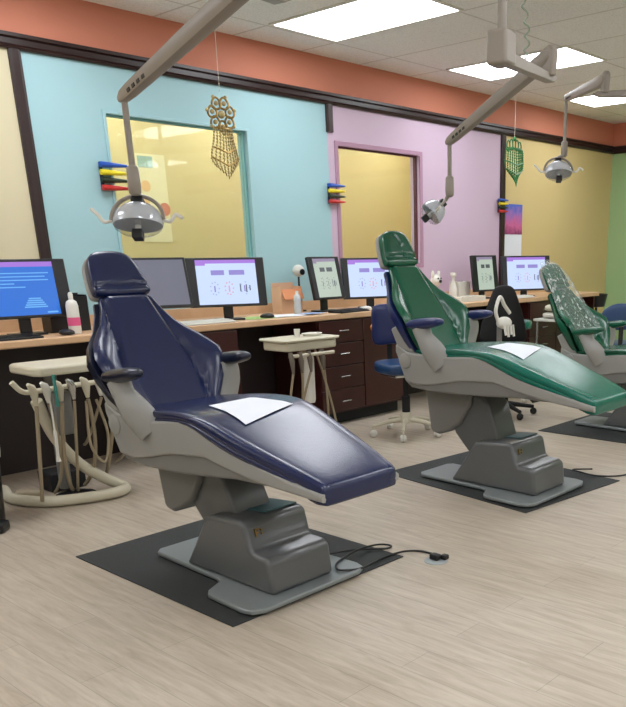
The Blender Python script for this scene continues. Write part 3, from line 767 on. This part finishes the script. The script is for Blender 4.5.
SC = {'blue': [emit('screen_blue', (38, 118, 226), 0.68), emit('screen_violet', (170, 120, 225), 0.72), emit('screen_pale_blue', (110, 185, 250), 0.72)],
      'chart': [emit('screen_white_blue', (196, 214, 250), 0.83), emit('screen_violet', (150, 110, 220), 0.72), emit('screen_lilac', (150, 138, 214), 0.72), emit('screen_pink', (230, 170, 190), 0.72), emit('screen_pale', (175, 190, 235), 0.72), emit('screen_dark', (80, 85, 110), 0.72)],
      'pale': [emit('screen_grey_green', (190, 205, 190), 0.68), emit('screen_mauve', (165, 150, 180), 0.58), emit('screen_grey', (90, 95, 100), 0.58), emit('screen_grey2', (140, 140, 140), 0.58), emit('screen_grey3', (160, 170, 160), 0.58), emit('screen_dark', (80, 85, 110), 0.72)],
      'off': [mat('reflection_grey_screen', (120, 122, 138), .18, var=.05)]}  # switched-off screen, its room reflection painted as an even grey
def monitor(label, x, y, zc, rz, w_=.54, h_=.33, sw=.40, kind='chart', tilt=-8, stand='plate', group=None):
    t = thing('monitor', label, 'monitor', (x, y, CT), rz, group)
    z = zc-CT
    Mt = Matrix.Translation((0, 0, z)) @ Matrix.Rotation(math.radians(tilt), 4, 'X')
    def TM(mb): mb.v = [tuple(Mt @ Vector(v)) for v in mb.v]; return mb
    obj('casing', TM(MB().box(-w_/2, w_/2, -.012, .022, -h_/2, h_/2)), M_black, t, bevel=.006)
    obj('back_cover', TM(MB().box(-w_*.3, w_*.3, .02, .05, -h_*.3, h_*.3)), M_black, t, bevel=.012)
    obj('screen', TM(screen_mb(w_, h_-.034, sw, kind)), SC[kind], t, smooth=0)
    obj('stand_neck', MB().prism([(.03, .01), (.055, .01), (.055, z), (.03, z)], -.035, .035, 'x'), M_black, t, bevel=.004)
    obj('stand_foot', MB().prism([(-.11, -.02), (.11, -.02), (.10, .1), (-.10, .1)], .001, .014, 'z'), M_black, t, bevel=.005)
    return t
monitor('monitor with a bright blue screen at the left edge of the frame', 2.28, 5.12, 1.185, -.10, w_=.56, h_=.345, sw=.40, kind='blue')
monitor('monitor with a grey reflecting screen just behind the navy headrest', 3.18, 5.14, 1.19, -.30, w_=.50, h_=.345, sw=.46, kind='off', tilt=-17)
monitor('wide monitor showing a pale blue chart, centred below the blue wall window', 3.74, 5.06, 1.18, -.42, w_=.565, h_=.345, sw=.435, kind='chart')
monitor('narrow grey-white monitor between the peach box and the second wide monitor', 4.79, 5.13, 1.18, .0, w_=.345, h_=.345, sw=.25, kind='pale', tilt=-13)
monitor('wide monitor with a lilac white screen behind the green chair headrest', 5.32, 5.12, 1.165, -.42, w_=.54, h_=.345, sw=.43, kind='chart')
monitor('narrow dim monitor in front of the lilac wall near the dark post', 7.06, 5.16, 1.165, -.1, w_=.38, h_=.36, sw=.24, kind='pale')
monitor('farthest wide monitor with a pale chart screen, against the yellow wall', 7.62, 5.02, 1.155, -.5, w_=.58, h_=.36, sw=.46, kind='chart')

def keyboard(label, x, y, rz, m, l=.44):
    t = thing('keyboard', label, 'keyboard', (x, y, CT), rz)
    obj('case', MB().prism([(-.07, .001), (.07, .001), (.07, .024), (-.07, .013)], -l/2, l/2, 'x'), m, t, bevel=.003)
    mb = MB()
    for r in range(5):
        for k in range(18):
            x0 = -l/2+.012+k*(l-.024)/18; y0 = -.06+r*.024; zz = .0165+(y0+.07)/.14*.0075
            mb.box(x0, x0+(l-.024)/18-.003, y0, y0+.019, zz-.004, zz+.003)
    obj('keys', mb, m, t, smooth=0)
keyboard('black keyboard below the blue screen at the left edge', 2.03, 4.955, .0, M_black, .46)
keyboard('white keyboard in front of the wide monitor behind the navy chair', 3.42, 4.945, .0, M_offw, .46)
keyboard('white keyboard in front of the farthest wide monitor', 7.36, 4.945, .0, M_offw, .44)
keyboard('black keyboard lying flat below the narrow grey-white monitor', 4.86, 4.945, .05, M_black, .36)
def mouse(label, x, y, m, rz=0):
    mb = MB(); ol = smooth_outline([(-.028, -.04), (0, -.055), (.028, -.04), (.03, .02), (0, .055), (-.03, .02)], 4)
    pillow(mb, ol, Matrix.Translation((x, y, CT+.012)) @ Matrix.Rotation(rz, 4, 'Z'), .024, .010)
    tag(obj('computer_mouse', mb, m, smooth=80), label, 'mouse')
mouse('black computer mouse beside the white lotion bottle', 2.43, 4.95, M_black, .3)
mouse('black computer mouse on the green paper right of the white keyboard', 4.02, 4.98, M_black, 1.2)
mouse('white computer mouse below the lilac white screen', 5.08, 4.97, M_offw, .5)
def bottle(name, label, x, y, prof, m, cap=None, capm=None, band=None, cat='bottle'):
    t = thing(name, label, cat, (x, y, CT))
    obj('bottle_body', MB().lathe(prof, 20), m, t, smooth=60)
    if cap: obj('cap', MB().lathe(cap, 16), capm, t, smooth=60)
    if band: obj('printed_label', MB().lathe(band, 20), M_pink, t, smooth=60)
    return t
bottle('lotion_bottle', 'white lotion bottle with pink print beside the blue screen monitor', 2.515, 5.0, [(.001, .001), (.036, .001), (.038, .012), (.037, .17), (.03, .195), (.014, .205), (.001, .206)], M_offw, [(.014, .205), (.015, .235), (.010, .25), (.001, .251)], M_offw, [(.0386, .05), (.0386, .052), (.0386, .09), (.0382, .10)])
bottle('water_bottle', 'small clear bottle in front of the peach box', 4.47, 5.14, [(.001, .001), (.028, .001), (.03, .01), (.029, .07), (.024, .09), (.03, .11), (.026, .14), (.012, .16), (.001, .161)], mat('milky_plastic', (200, 205, 205), .25), [(.013, .158), (.013, .18), (.001, .181)], M_offw)
bottle('spray_bottle', 'white spray bottle on the counter before the lilac wall', 6.67, 5.27, [(.001, .001), (.04, .001), (.042, .012), (.04, .12), (.018, .18), (.016, .21), (.001, .211)], M_offw, [(.018, .21), (.02, .235), (.034, .245), (.03, .27), (.001, .275)], M_offw)
# black organiser box behind the lotion bottle
t = thing('desk_organiser', 'black open organiser box behind the white lotion bottle', 'box', (2.575, 5.22, CT))
mb = MB(); mb.box(-.13, .13, -.06, -.054, .001, .215); mb.box(-.13, .13, .054, .06, .001, .235); mb.box(-.13, -.124, -.054, .054, .001, .225); mb.box(.124, .13, -.054, .054, .001, .225); mb.box(-.124, .124, -.054, .054, .001, .006); mb.box(-.003, .003, -.054, .054, .006, .2)
obj('tray_body', mb, M_black, t, smooth=0)
# peach carton with folded flap
t = thing('tissue_carton', 'peach orange carton with an open flap on the counter against the blue wall', 'box', (4.52, 5.32, CT), .05)
mb = MB(); mb.box(-.12, .12, -.055, -.05, .001, .19); mb.box(-.12, .12, .05, .055, .001, .24); mb.box(-.12, -.115, -.05, .05, .001, .21); mb.box(.115, .12, -.05, .05, .001, .21); mb.box(-.115, .115, -.05, .05, .001, .005)
obj('carton_body', mb, M_oran, t, smooth=0)
obj('flap', MB().prism([(-.055, .19), (-.052, .19), (-.085, .11), (-.088, .112)], -.11, .11, 'x'), mat('orange_card', (226, 150, 104), .6), t, smooth=0)
# wall camera
t = thing('webcam', 'round white webcam with a black lens above the peach carton', 'webcam', (4.71, 5.38, CT))
obj('stem', MB().tube([(0, 0, .001), (0, 0, .30)], .008, 8), M_blackm, t)
obj('base', MB().lathe([(.05, .001), (.05, .01), (.01, .014)], 20), M_blackm, t)
hd_ = obj('camera_head', MB().ball((0, 0, .33), .05, 10), M_offw, t, smooth=80)
obj('lens', MB().lathe([(.024, 0), (.024, .012), (.001, .014)], 16, Matrix.Rotation(PI/2, 4, 'X') , (.0, -.043, .32)), M_black, hd_)
# papers on the counter
sheet('paper_sheet', 'green paper sheet under the black mouse on the counter', [(3.84, 4.95, CT+.001), (4.12, 4.93, CT+.001), (4.16, 5.17, CT+.001), (3.88, 5.19, CT+.001)], m=M_pgreen)
sheet('paper_sheet', 'white paper sheet nearest the counter edge behind the small cart', [(4.07, 4.93, CT+.005), (4.36, 4.91, CT+.005), (4.40, 5.12, CT+.005), (4.11, 5.14, CT+.005)])
sheet('paper_sheet', 'pale blue form overlapping the white sheet below the peach box', [(4.38, 4.92, CT+.010), (4.60, 4.94, CT+.010), (4.57, 5.05, CT+.010), (4.35, 5.04, CT+.010)], m=M_pblue)
# toys and boxes on the counter by the lilac wall
t = thing('stuffed_toy', 'small white dog toy with a black nose and red body by the lilac wall', 'toy', (6.43, 5.3, CT))
obj('body', MB().ball((0, 0, .072), .07, 10, (1, .8, 1)), M_red, t, smooth=80)
h_ = obj('head', MB().ball((0, 0, .20), .058, 10, (1, .9, 1.05)), M_offw, t, smooth=80)
for sx in (-1, 1): obj('ear', MB().ball((sx*.045, 0, .26), .03, 8, (.6, .5, 1.2)), M_offw, h_, smooth=80)
mb = MB().ball((0, -.06, .195), .016, 6); mb.ball((-.02, -.048, .222), .009, 5); mb.ball((.02, -.048, .222), .009, 5)
obj('face', mb, M_black, h_, smooth=80)
for sx in (-1, 1): obj('foot', MB().ball((sx*.045, -.05, .026), .025, 6, (1, 1.3, 1)), M_offw, t, smooth=80)
t = thing('glove_box', 'white square glove box between spray bottle and narrow monitor', 'box', (6.86, 5.33, CT))
obj('carton_body', MB().box(-.1, .1, -.06, .06, .001, .18), M_offw, t, bevel=.004)
obj('opening', MB().lathe([(.03, 0), (.03, .002), (.001, .0022)], 16, Matrix.Diagonal((1.4, .8, 1, 1)), (0, 0, .18)), M_blackm, t)
t = thing('supply_tray', 'low white supply tray at the front of the counter before the lilac wall', 'tray', (6.62, 5.05, CT))
mb = MB(); mb.box(-.2, .2, -.08, .08, .001, .008)
for (a, b, c, d) in ((-.2, .2, -.08, -.074), (-.2, .2, .074, .08), (-.2, -.194, -.074, .074), (.194, .2, -.074, .074), (-.003, .003, -.074, .074)): mb.box(a, b, c, d, .008, .05)
obj('tray_body', mb, M_offw, t, smooth=0)
t = thing('tissue_box', 'white tissue box on the counter at the green headrest', 'box', (5.62, 4.95, CT))
obj('carton_body', MB().box(-.11, .11, -.06, .06, .001, .075), M_offw, t, bevel=.004)
obj('tissue', MB().add([(-.04, 0, .075), (.04, 0, .075), (.05, .015, .12), (0, -.02, .14), (-.05, .012, .115)], [(0, 1, 2, 3, 4)]), M_paper, t)
# black bin at the far end of the counter
t = thing('wire_basket', 'small black round basket at the far end of the counter', 'basket', (9.14, 4.98, 0))
obj('stand', MB().lathe([(.12, .001), (.12, .015), (.015, .02), (.015, .72)], 20), M_black, t)
obj('basket_bowl', MB().lathe([(.02, .72), (.1, .73), (.13, .88), (.124, .88), (.095, .742), (.02, .735)], 24), M_black, t, smooth=60)

# posters and pens on the wall
t = thing('wall_calendar', 'wall calendar with a blue and pink picture hung on the yellow wall', 'calendar', (8.09, YW-.001, 1.33))
obj('page', MB().box(-.17, .17, -.004, -.001, 0, .235), M_paper, t, smooth=0)
mb = MB(); mb.box(-.17, .17, -.006, -.001, .235, .555)
pic = bpy.data.materials.new('calendar_picture'); pic.use_nodes = True; nt = pic.node_tree
tc = nt.nodes.new('ShaderNodeTexCoord'); sx_ = nt.nodes.new('ShaderNodeSeparateXYZ'); rp = nt.nodes.new('ShaderNodeValToRGB'); nn = nt.nodes.new('ShaderNodeTexNoise'); nn.inputs['Scale'].default_value = 18
ad = nt.nodes.new('ShaderNodeMath'); ad.operation = 'MULTIPLY_ADD'; ad.inputs[1].default_value = .22
nt.links.new(tc.outputs['Object'], sx_.inputs[0]); nt.links.new(tc.outputs['Object'], nn.inputs['Vector']); nt.links.new(nn.outputs['Fac'], ad.inputs[0]); nt.links.new(sx_.outputs['Z'], ad.inputs[2]); nt.links.new(ad.outputs[0], rp.inputs[0])
cr = rp.color_ramp; cr.elements[0].position = .33; cr.elements[0].color = lin((120, 40, 90)); cr.elements[1].position = .66; cr.elements[1].color = lin((70, 100, 190))
e_ = cr.elements.new(.45); e_.color = lin((205, 100, 150)); e_ = cr.elements.new(.55); e_.color = lin((160, 110, 180))
nt.links.new(rp.outputs[0], nt.nodes['Principled BSDF'].inputs['Base Color'])
obj('picture', mb, pic, t, smooth=0)
t = thing('wall_poster', 'white poster with orange and red drawings beyond the blue wall window', 'poster', (4.62, YI-.001, 1.50))
obj('sheet', MB().box(-.14, .17, -.004, -.001, 0, .78), mat('poster_paper', (226, 210, 164), .7), t, smooth=0)
mb = MB(); mb.m = 0
mb.box(-.12, .04, -.0055, -.004, .66, .76); mb.box(-.08, .0, -.007, -.0055, .68, .74)
obj('drawing', mb, mat('teal_ink', (150, 170, 150), .7), t, smooth=0)
mb = MB(); mb.lathe([(.05, 0), (.05, .002)], 16, Matrix.Rotation(PI/2, 4, 'X'), (-.06, -.0035, .5)); mb.lathe([(.045, 0), (.045, .002)], 16, Matrix.Rotation(PI/2, 4, 'X'), (-.08, -.0035, .36))
obj('drawing', mb, mat('orange_ink', (224, 178, 122), .7), t)
obj('drawing', MB().lathe([(.06, 0), (.06, .002)], 16, Matrix.Rotation(PI/2, 4, 'X'), (.12, -.0035, .3)), mat('red_ink', (206, 128, 100), .7), t)

def marker_set(x, z, where, s=1.0):
    r = thing('marker_holder', 'wall holder for four coloured markers '+where, 'marker holder', (x, YW-.012, z))
    obj('holder_back', MB().box(-.004*s, .02*s, -.004, .0, -.09*s, .09*s), M_bluep, r)
    for i, (m, cname) in enumerate(((M_blu, 'blue'), (M_yel, 'yellow'), (M_dkg, 'dark green'), (M_red, 'red'))):
        zc = z+(.072-.048*i)*s
        mb = MB(); MM = Matrix.Rotation(PI/2, 4, 'Y')
        mb.lathe([(.001, 0), (.018*s, .001), (.02*s, .02), (.016*s, .11*s), (.010*s, .19*s), (.006*s, .215*s), (.001, .22*s)], 14, MM, (x-.012, YW-.042, zc))
        o = obj('marker', mb, m, smooth=60); tag(o, cname+' marker in the wall holder '+where, 'marker')
marker_set(3.105, 1.885, 'at the left edge of the blue wall window')
marker_set(5.215, 1.87, 'at the left edge of the lilac window', .9)
marker_set(7.765, 1.86, 'on the dark post above the calendar', .8)

# ------------------------------------------------------------------ swivel stools
def stool(label, x, y, seat_z, rz, m, back=True, backm=None, round_back=False, drop=0):
    t = thing('swivel_stool', label, 'stool', (x, y, 0), rz)
    ol = smooth_outline([(-.2, -.15), (0, -.22), (.2, -.15), (.22, .08), (.13, .2), (-.13, .2), (-.22, .08)])
    obj('seat', pillow(MB(), ol, Matrix.Translation((0, 0, seat_z-.05)), .045, .05, p=5), m, t, smooth=80)
    obj('seat_plate', MB().prism([(-.15, -.12), (.15, -.12), (.15, .13), (-.15, .13)], seat_z-.12, seat_z-.098, 'z'), M_steel, t, bevel=.005)
    obj('gas_column', MB().lathe([(.032, .12), (.032, seat_z-.28), (.02, seat_z-.28), (.02, seat_z-.08)], 16), M_blackm, t)
    hub = obj('star_base', MB(), M_cream2, t)
    bpy.data.objects.remove(hub)
    mb = MB().lathe([(.045, .10), (.045, .15), (.03, .19), (.02, .20)], 16)
    for k in range(5):
        a = 2*PI*k/5+.35; c, s_ = math.cos(a), math.sin(a)
        mb.tube([(.03*c, .03*s_, .125), (.14*c, .14*s_, .115), (.27*c, .27*s_, .085)], [.02, .017, .013], 10)
        mb.tube([(.265*c, .265*s_, .09), (.265*c, .265*s_, .05)], .008, 8)
    obj('star_base', mb, M_cream2, t, smooth=50)
    for k in range(5):
        a = 2*PI*k/5+.35; c, s_ = math.cos(a), math.sin(a)
        MM = Matrix.Rotation(a+.6*k, 4, 'Z') @ Matrix.Rotation(PI/2, 4, 'Y')
        obj('caster', MB().lathe([(.001, -.022), (.02, -.022), (.028, -.014), (.028, -.004), (.012, 0), (.028, .004), (.028, .014), (.02, .022), (.001, .022)], 18, MM, (.265*c, .265*s_, .0285)), M_offw, t, smooth=50)
    if back:
        bm_ = backm or m
        obj('back_bar', MB().tube(spline([(0, .05, seat_z-.085), (0, .22, seat_z-.08), (0, .255, seat_z), (0, .25, seat_z+.2)], 6), .014, 10, sx=1.6), M_blackm, t)
        if round_back: ol = [(.2*math.cos(a), .13*math.sin(a)) for a in [2*PI*k/28 for k in range(28)]]; th = .07
        else: ol = smooth_outline([(-.15, -.14), (0, -.15), (.15, -.14), (.165, 0), (.15, .14), (0, .155), (-.15, .14), (-.165, 0)], 4); th = .03
        Mk = Matrix.Translation((0, .225, seat_z+.25)) @ Matrix.Rotation(PI/2, 4, 'X')
        obj('backrest', pillow(MB(), ol, Mk, th, .025, p=3), bm_, t, smooth=80)
    obj('lever', MB().tube([(.03, -.02, seat_z-.1), (.2, -.06, seat_z-.12)], .006, 8), M_blackm, t)
    return t
stool('blue swivel stool with a cream five star base beside the drawer cabinet', 4.68, 4.17, .59, -.35, M_bluev, True, M_bluep)
stool('blue stool with a bulging rounded backrest at the far right edge', 7.67, 3.95, .5, 2.278, M_bluev, True, M_bluev, True)
stool('green swivel stool without a backrest, between the green chairs', 6.55, 4.5, .76, .3, M_grn, False)
# black task chair behind the green chair armrest
t = thing('task_chair', 'black task chair with a tapering backrest behind the green chair armrest', 'chair', (5.82, 4.02, 0), -.75)
ol = smooth_outline([(-.17, -.22), (.17, -.22), (.2, -.1), (.12, .16), (.06, .25), (-.06, .25), (-.12, .16), (-.2, -.1)])
obj('backrest', pillow(MB(), ol, Matrix.Translation((0, .12, .84)) @ Matrix.Rotation(PI/2, 4, 'X'), .03, .03, p=3), M_blackm, t, smooth=80)
obj('seat', pillow(MB(), smooth_outline([(-.2, -.2), (.2, -.2), (.22, 0), (.2, .16), (-.2, .16), (-.22, 0)]), Matrix.Translation((0, -.12, .5)), .035, .04, p=4), M_blackm, t, smooth=80)
obj('back_bar', MB().tube([(0, .05, .45), (0, .17, .48), (0, .165, .72)], .018, 10, sx=1.8), M_blackm, t)
obj('gas_column', MB().lathe([(.03, .1), (.03, .3), (.02, .3), (.02, .46)], 14), M_blackm, t)
mb = MB()
for k in range(5):
    a = 2*PI*k/5; mb.tube([(0, 0, .11), (.26*math.cos(a), .26*math.sin(a), .07)], [.024, .016], 10)
obj('star_base', mb, M_blackm, t)
for k in range(5):
    a = 2*PI*k/5; obj('caster', MB().ball((.26*math.cos(a), .26*math.sin(a), .0305), .03, 8), M_blackm, t, smooth=80)

# ------------------------------------------------------------------ delivery cart with hoses (middle)
def hosepath(a, b, sag, n=10, bulge=(0, 0)):
    a, b = Vector(a), Vector(b); out = []
    for i in range(n+1):
        q = i/n; p = a.lerp(b, q); k = 4*q*(1-q); out.append(p+Vector((bulge[0]*k, bulge[1]*k, -sag*k)))
    return out
t = thing('assistant_cart', 'beige instrument cart with a square tray and dangling hoses beside the drawers', 'cart', (3.86, 4.42, 0), 0)
obj('tray', MB().prism([(-.23, -.13), (.20, -.14), (.235, -.1), (.235, .12), (.2, .15), (-.22, .15), (-.25, .11), (-.25, -.09)], .735, .80, 'z'), M_cream2, t, bevel=.012, seg=3)
obj('tray_lip', MB().prism([(-.25, -.15), (.21, -.16), (.255, -.12), (.255, .14), (.22, .17), (-.24, .17), (-.27, .13), (-.27, -.11)], .798, .812, 'z'), M_cream2, t, bevel=.005)
obj('column', MB().tube([(.05, .05, .745), (.08, .06, .1)], .028, 14), M_hose, t)
ft = MB(); ft.tube([(-.2, .16, .045), (.08, .06, .09), (.30, .03, .045)], [.016, .026, .016], 10); ft.tube([(.0, -.18, .045), (.08, .06, .09), (.1, .26, .045)], [.016, .024, .016], 10)
obj('foot', ft, M_cream2, t, smooth=50)
for p in ((-.2, .16), (.30, .03), (.0, -.18), (.1, .26)): obj('caster', MB().ball((*p, .0265), .026, 8), M_cream2, t, smooth=80)
obj('waste_canister', MB().lathe([(.001, .36), (.036, .365), (.042, .39), (.044, .68), (.036, .70), (.001, .705)], 18, None, (-.04, -.1, 0)), M_offw, t, smooth=50)
hb = obj('holder_bar', MB().tube([(-.29, -.2, .715), (.1, -.22, .715)], .012, 10), M_cream2, t)
for k, x in enumerate((-.28, -.2, -.12, .0)):
    obj('handpiece', MB().tube([(x, -.20, .74), (x, -.215, .68), (x+.005, -.215, .60)], [.016, .018, .009], 10), mat('grey_brown_plastic', (110, 100, 88), .5), t, smooth=50)
for (a, b, sg, bl) in (((-.275, -.215, .61), (-.16, -.02, .12), .04, (-.03, 0)), ((-.195, -.215, .61), (-.1, .0, .14), .05, (.02, 0)), ((-.115, -.215, .61), (.02, .05, .12), .06, (-.06, 0)), ((.005, -.215, .61), (.22, .02, .06), .05, (.02, 0)), ((.12, .0, .72), (.30, -.02, .05), .03, (.03, 0))):
    obj('hose', MB().tube(hosepath(a, b, sg, 10, bl), .0085, 8), M_hose, t)
t2 = thing('paper_cup', 'small white cup on the beige instrument cart tray', 'cup', (3.84, 4.44, .813))
obj('cup_body', MB().lathe([(.001, .001), (.018, .001), (.022, .055), (.02, .055), (.016, .004), (.001, .004)], 18), M_offw, t2, smooth=50)
tag(obj('instrument_dish', MB().lathe([(.001, 0), (.07, 0), (.085, .018), (.08, .018), (.066, .005), (.001, .005)], 24, Matrix.Diagonal((1, .7, 1, 1)), (3.98, 4.44, .813)), M_offw), 'oval white dish on the beige instrument cart tray', 'dish')

# ------------------------------------------------------------------ delivery unit at the left under the counter
t = thing('delivery_unit', 'cream dental delivery unit with a row of handpieces and hoses under the counter', 'dental unit', (2.03, 4.55, 0), 0)
obj('tray', MB().prism([(-.06, -.19), (.44, -.19), (.48, -.14), (.48, .16), (-.06, .16), (-.09, .12), (-.09, -.14)], .755, .805, 'z'), M_cream2, t, bevel=.014, seg=3)
obj('column', MB().tube([(.1, .06, .735), (.1, .08, .06)], .035, 14), M_pan, t)
obj('instrument_rail', MB().tube(spline([(-.23, -.21, .75), (-.18, -.21, .695), (-.1, -.21, .69), (.1, -.21, .695), (.46, -.21, .70)], 6), .014, 10), M_cream2, t)
xs = [-.13, -.06, .01, .08, .16, .24, .32, .40]
for i, x in enumerate(xs):
    hp_ = obj('handpiece', MB().tube([(x-.035, -.245, .735), (x-.015, -.24, .715), (x, -.22, .69), (x+.005, -.215, .62)], [.009, .02, .024, .010], 10), [M_cream2, M_offw, M_cream2, M_steel][i % 4], t, smooth=50)
obj('handpiece', MB().tube([(-.025, -.25, .60), (-.025, -.25, .77)], .009, 8), mat('teal_tip', (50, 130, 120), .4), t)
ends = [(-.12, -.08, .06), (.0, .02, .06), (.10, .0, .06), (.13, .0, .05), (.20, .05, .06), (.24, .06, .30), (.36, .1, .06), (.50, .2, .12)]
for i, x in enumerate(xs):
    obj('hose', MB().tube(hosepath((x+.005, -.215, .61), ends[i], .06, 12, ((-.02, .03, -.04)[i % 3], -.03)), .0085 if i % 2 else .011, 8), M_hose, t)
obj('loop_hose', MB().tube(spline([(.16, -.2, .6), (.13, -.24, .36), (.2, -.24, .25), (.25, -.22, .4), (.22, -.2, .6)], 7), .008, 8), M_hose, t)
obj('hanging_tip', MB().tube([(-.05, -.22, .66), (-.055, -.23, .48), (-.055, -.23, .46), (-.06, -.23, .33), (-.06, -.23, .30)], [.005, .005, .010, .008, .014], 10), M_offw, t)
obj('control_box', MB().box(.0, .10, -.16, -.06, .42, .66), M_pan, t, bevel=.01)
obj('supply_conduit', MB().tube(spline([(-.07, -.1, .62), (.02, -.05, .40), (.14, -.05, .22), (.28, -.06, .10), (.36, -.1, .045), (.35, -.14, .034), (.26, -.17, .034), (.1, -.13, .034), (-.08, -.02, .034), (-.17, .2, .034), (-.12, .42, .034)], 8), .032, 14), M_cream2, t, smooth=60)
obj('floor_box', MB().box(.08, .3, .22, .4, .001, .12), M_blackm, t, bevel=.01)
tag(obj('foot_control', MB().tube([(1.93, 4.84, .03), (2.03, 4.74, .028)], .026, 12), M_hose), 'short beige cylinder lying inside the floor hose loop', 'foot control')
t = thing('foot_pedal', 'black metal foot pedal with shiny rim inside the floor hose loop', 'pedal', (2.17, 4.60, 0))
obj('pedal_disc', MB().lathe([(.11, .001), (.115, .012), (.09, .025), (.04, .04), (.001, .042)], 28), M_black, t, smooth=50)
obj('pedal_rim', MB().lathe([(.118, .001), (.122, .01), (.116, .016)], 28), M_chrome, t)

# hose stand at the right of the green chair
t = thing('suction_stand', 'white suction tips held on a grey stand beside the green chair', 'suction stand', (5.05, 3.55, 0))
obj('base', MB().lathe([(.18, .001), (.18, .02), (.03, .04), (.03, .06)], 24), M_pan, t, smooth=50)
obj('column', MB().tube([(0, 0, .05), (0, 0, .84)], .02, 12), M_pan, t)
obj('tip_holder', MB().ball((.03, -.02, .865), .065, 10, (1.1, .8, .7)), M_offw, t, smooth=80)
for k in range(4): obj('suction_tip', MB().tube([(-.02+.035*k, -.06, .85), (-.02+.035*k, -.075, .78-.015*(k % 2))], [.011, .009], 8), M_offw, t)
obj('hose', MB().tube(spline([(-.02, 0, .88), (-.05, 0, 0.96), (.0, .0, 1.05), (.06, 0, .99), (.13, 0, .93)], 8), .014, 10), M_offw, t, smooth=60)

# bins and small floor things at the left
t = thing('waste_bin', 'black waste bin with a white liner at the left edge', 'bin', (1.58, 4.50, 0))
obj('bin_body', MB().lathe([(.001, .001), (.12, .001), (.15, .42), (.144, .42), (.115, .01), (.001, .01)], 28), M_black, t, smooth=50)
obj('liner', MB().lathe([(.153, .36), (.158, .40), (.157, .43), (.14, .435), (.135, .38)], 28), M_offw, t, smooth=60)
tag(obj('rubber_pedal', MB().prism([(1.50, 4.30), (1.58, 4.23), (1.655, 4.30), (1.58, 4.38)], .001, .055, 'z'), M_black, bevel=.015), 'black rubber foot pedal on the floor at the left edge', 'pedal')

# wrapped supplies on a side table at the right, behind the farthest chair
t = thing('side_table', 'small white side table behind the farthest chair', 'table', (7.75, 4.55, 0))
obj('tabletop', MB().box(-.38, .38, -.2, .2, .68, .705), M_offw, t, bevel=.005)
for sx in (-1, 1):
    for sy in (-1, 1): obj('leg', MB().tube([(sx*.35, sy*.17, .68), (sx*.35, sy*.17, .001)], .014, 8), M_steel, t)
def pack(label, x, y, z, w_, d_, h_, m, rz):
    mb = MB(); ol = [(w_/2*math.copysign(abs(math.cos(a))**.4, math.cos(a)), d_/2*math.copysign(abs(math.sin(a))**.4, math.sin(a))) for a in [2*PI*k/28 for k in range(28)]]
    pillow(mb, ol, Matrix.Translation((x, y, z+h_/2)) @ Matrix.Rotation(rz, 4, 'Z'), h_/2, h_/2, p=4)
    mb.v = [tuple(Vector(v)+Vector((0, 0, .004*noise.noise(Vector(v)*25)))) for v in mb.v]
    tag(obj('supply_bag', mb, m, smooth=80), label, 'bag')
pack('long white wrapped supply bag, lowest of the stack on the side table', 7.72, 4.55, .71, .64, .3, .06, M_offw, 0)
pack('cream wrapped supply bag, topmost of the stack on the side table', 7.68, 4.55, .779, .56, .28, .07, M_cream2, .1)

# ------------------------------------------------------------------ shared group phrases for the repeats
GR = {'dental_chair': 'dental chairs in a row', 'floor_mat': 'black mats under the dental chairs', 'monitor': 'monitors on the back counter', 'keyboard': 'keyboards on the back counter',
      'computer_mouse': 'computer mice on the back counter', 'dental_lamp': 'overhead dental lamps', 'marker': 'markers in the wall holders', 'marker_holder': 'marker holders on the back wall',
      'hanging_ornament': 'beaded ornaments hanging from the ceiling', 'swivel_stool': 'swivel stools', 'supply_bag': 'supply bags on the side table', 'base_cabinet': 'dark cabinets under the counter'}
for o in list(S.objects):
    if o.parent is None and o.get('label') and not o.get('group'):
        k = o.name.split('.')[0]
        if k in GR: o['group'] = GR[k]
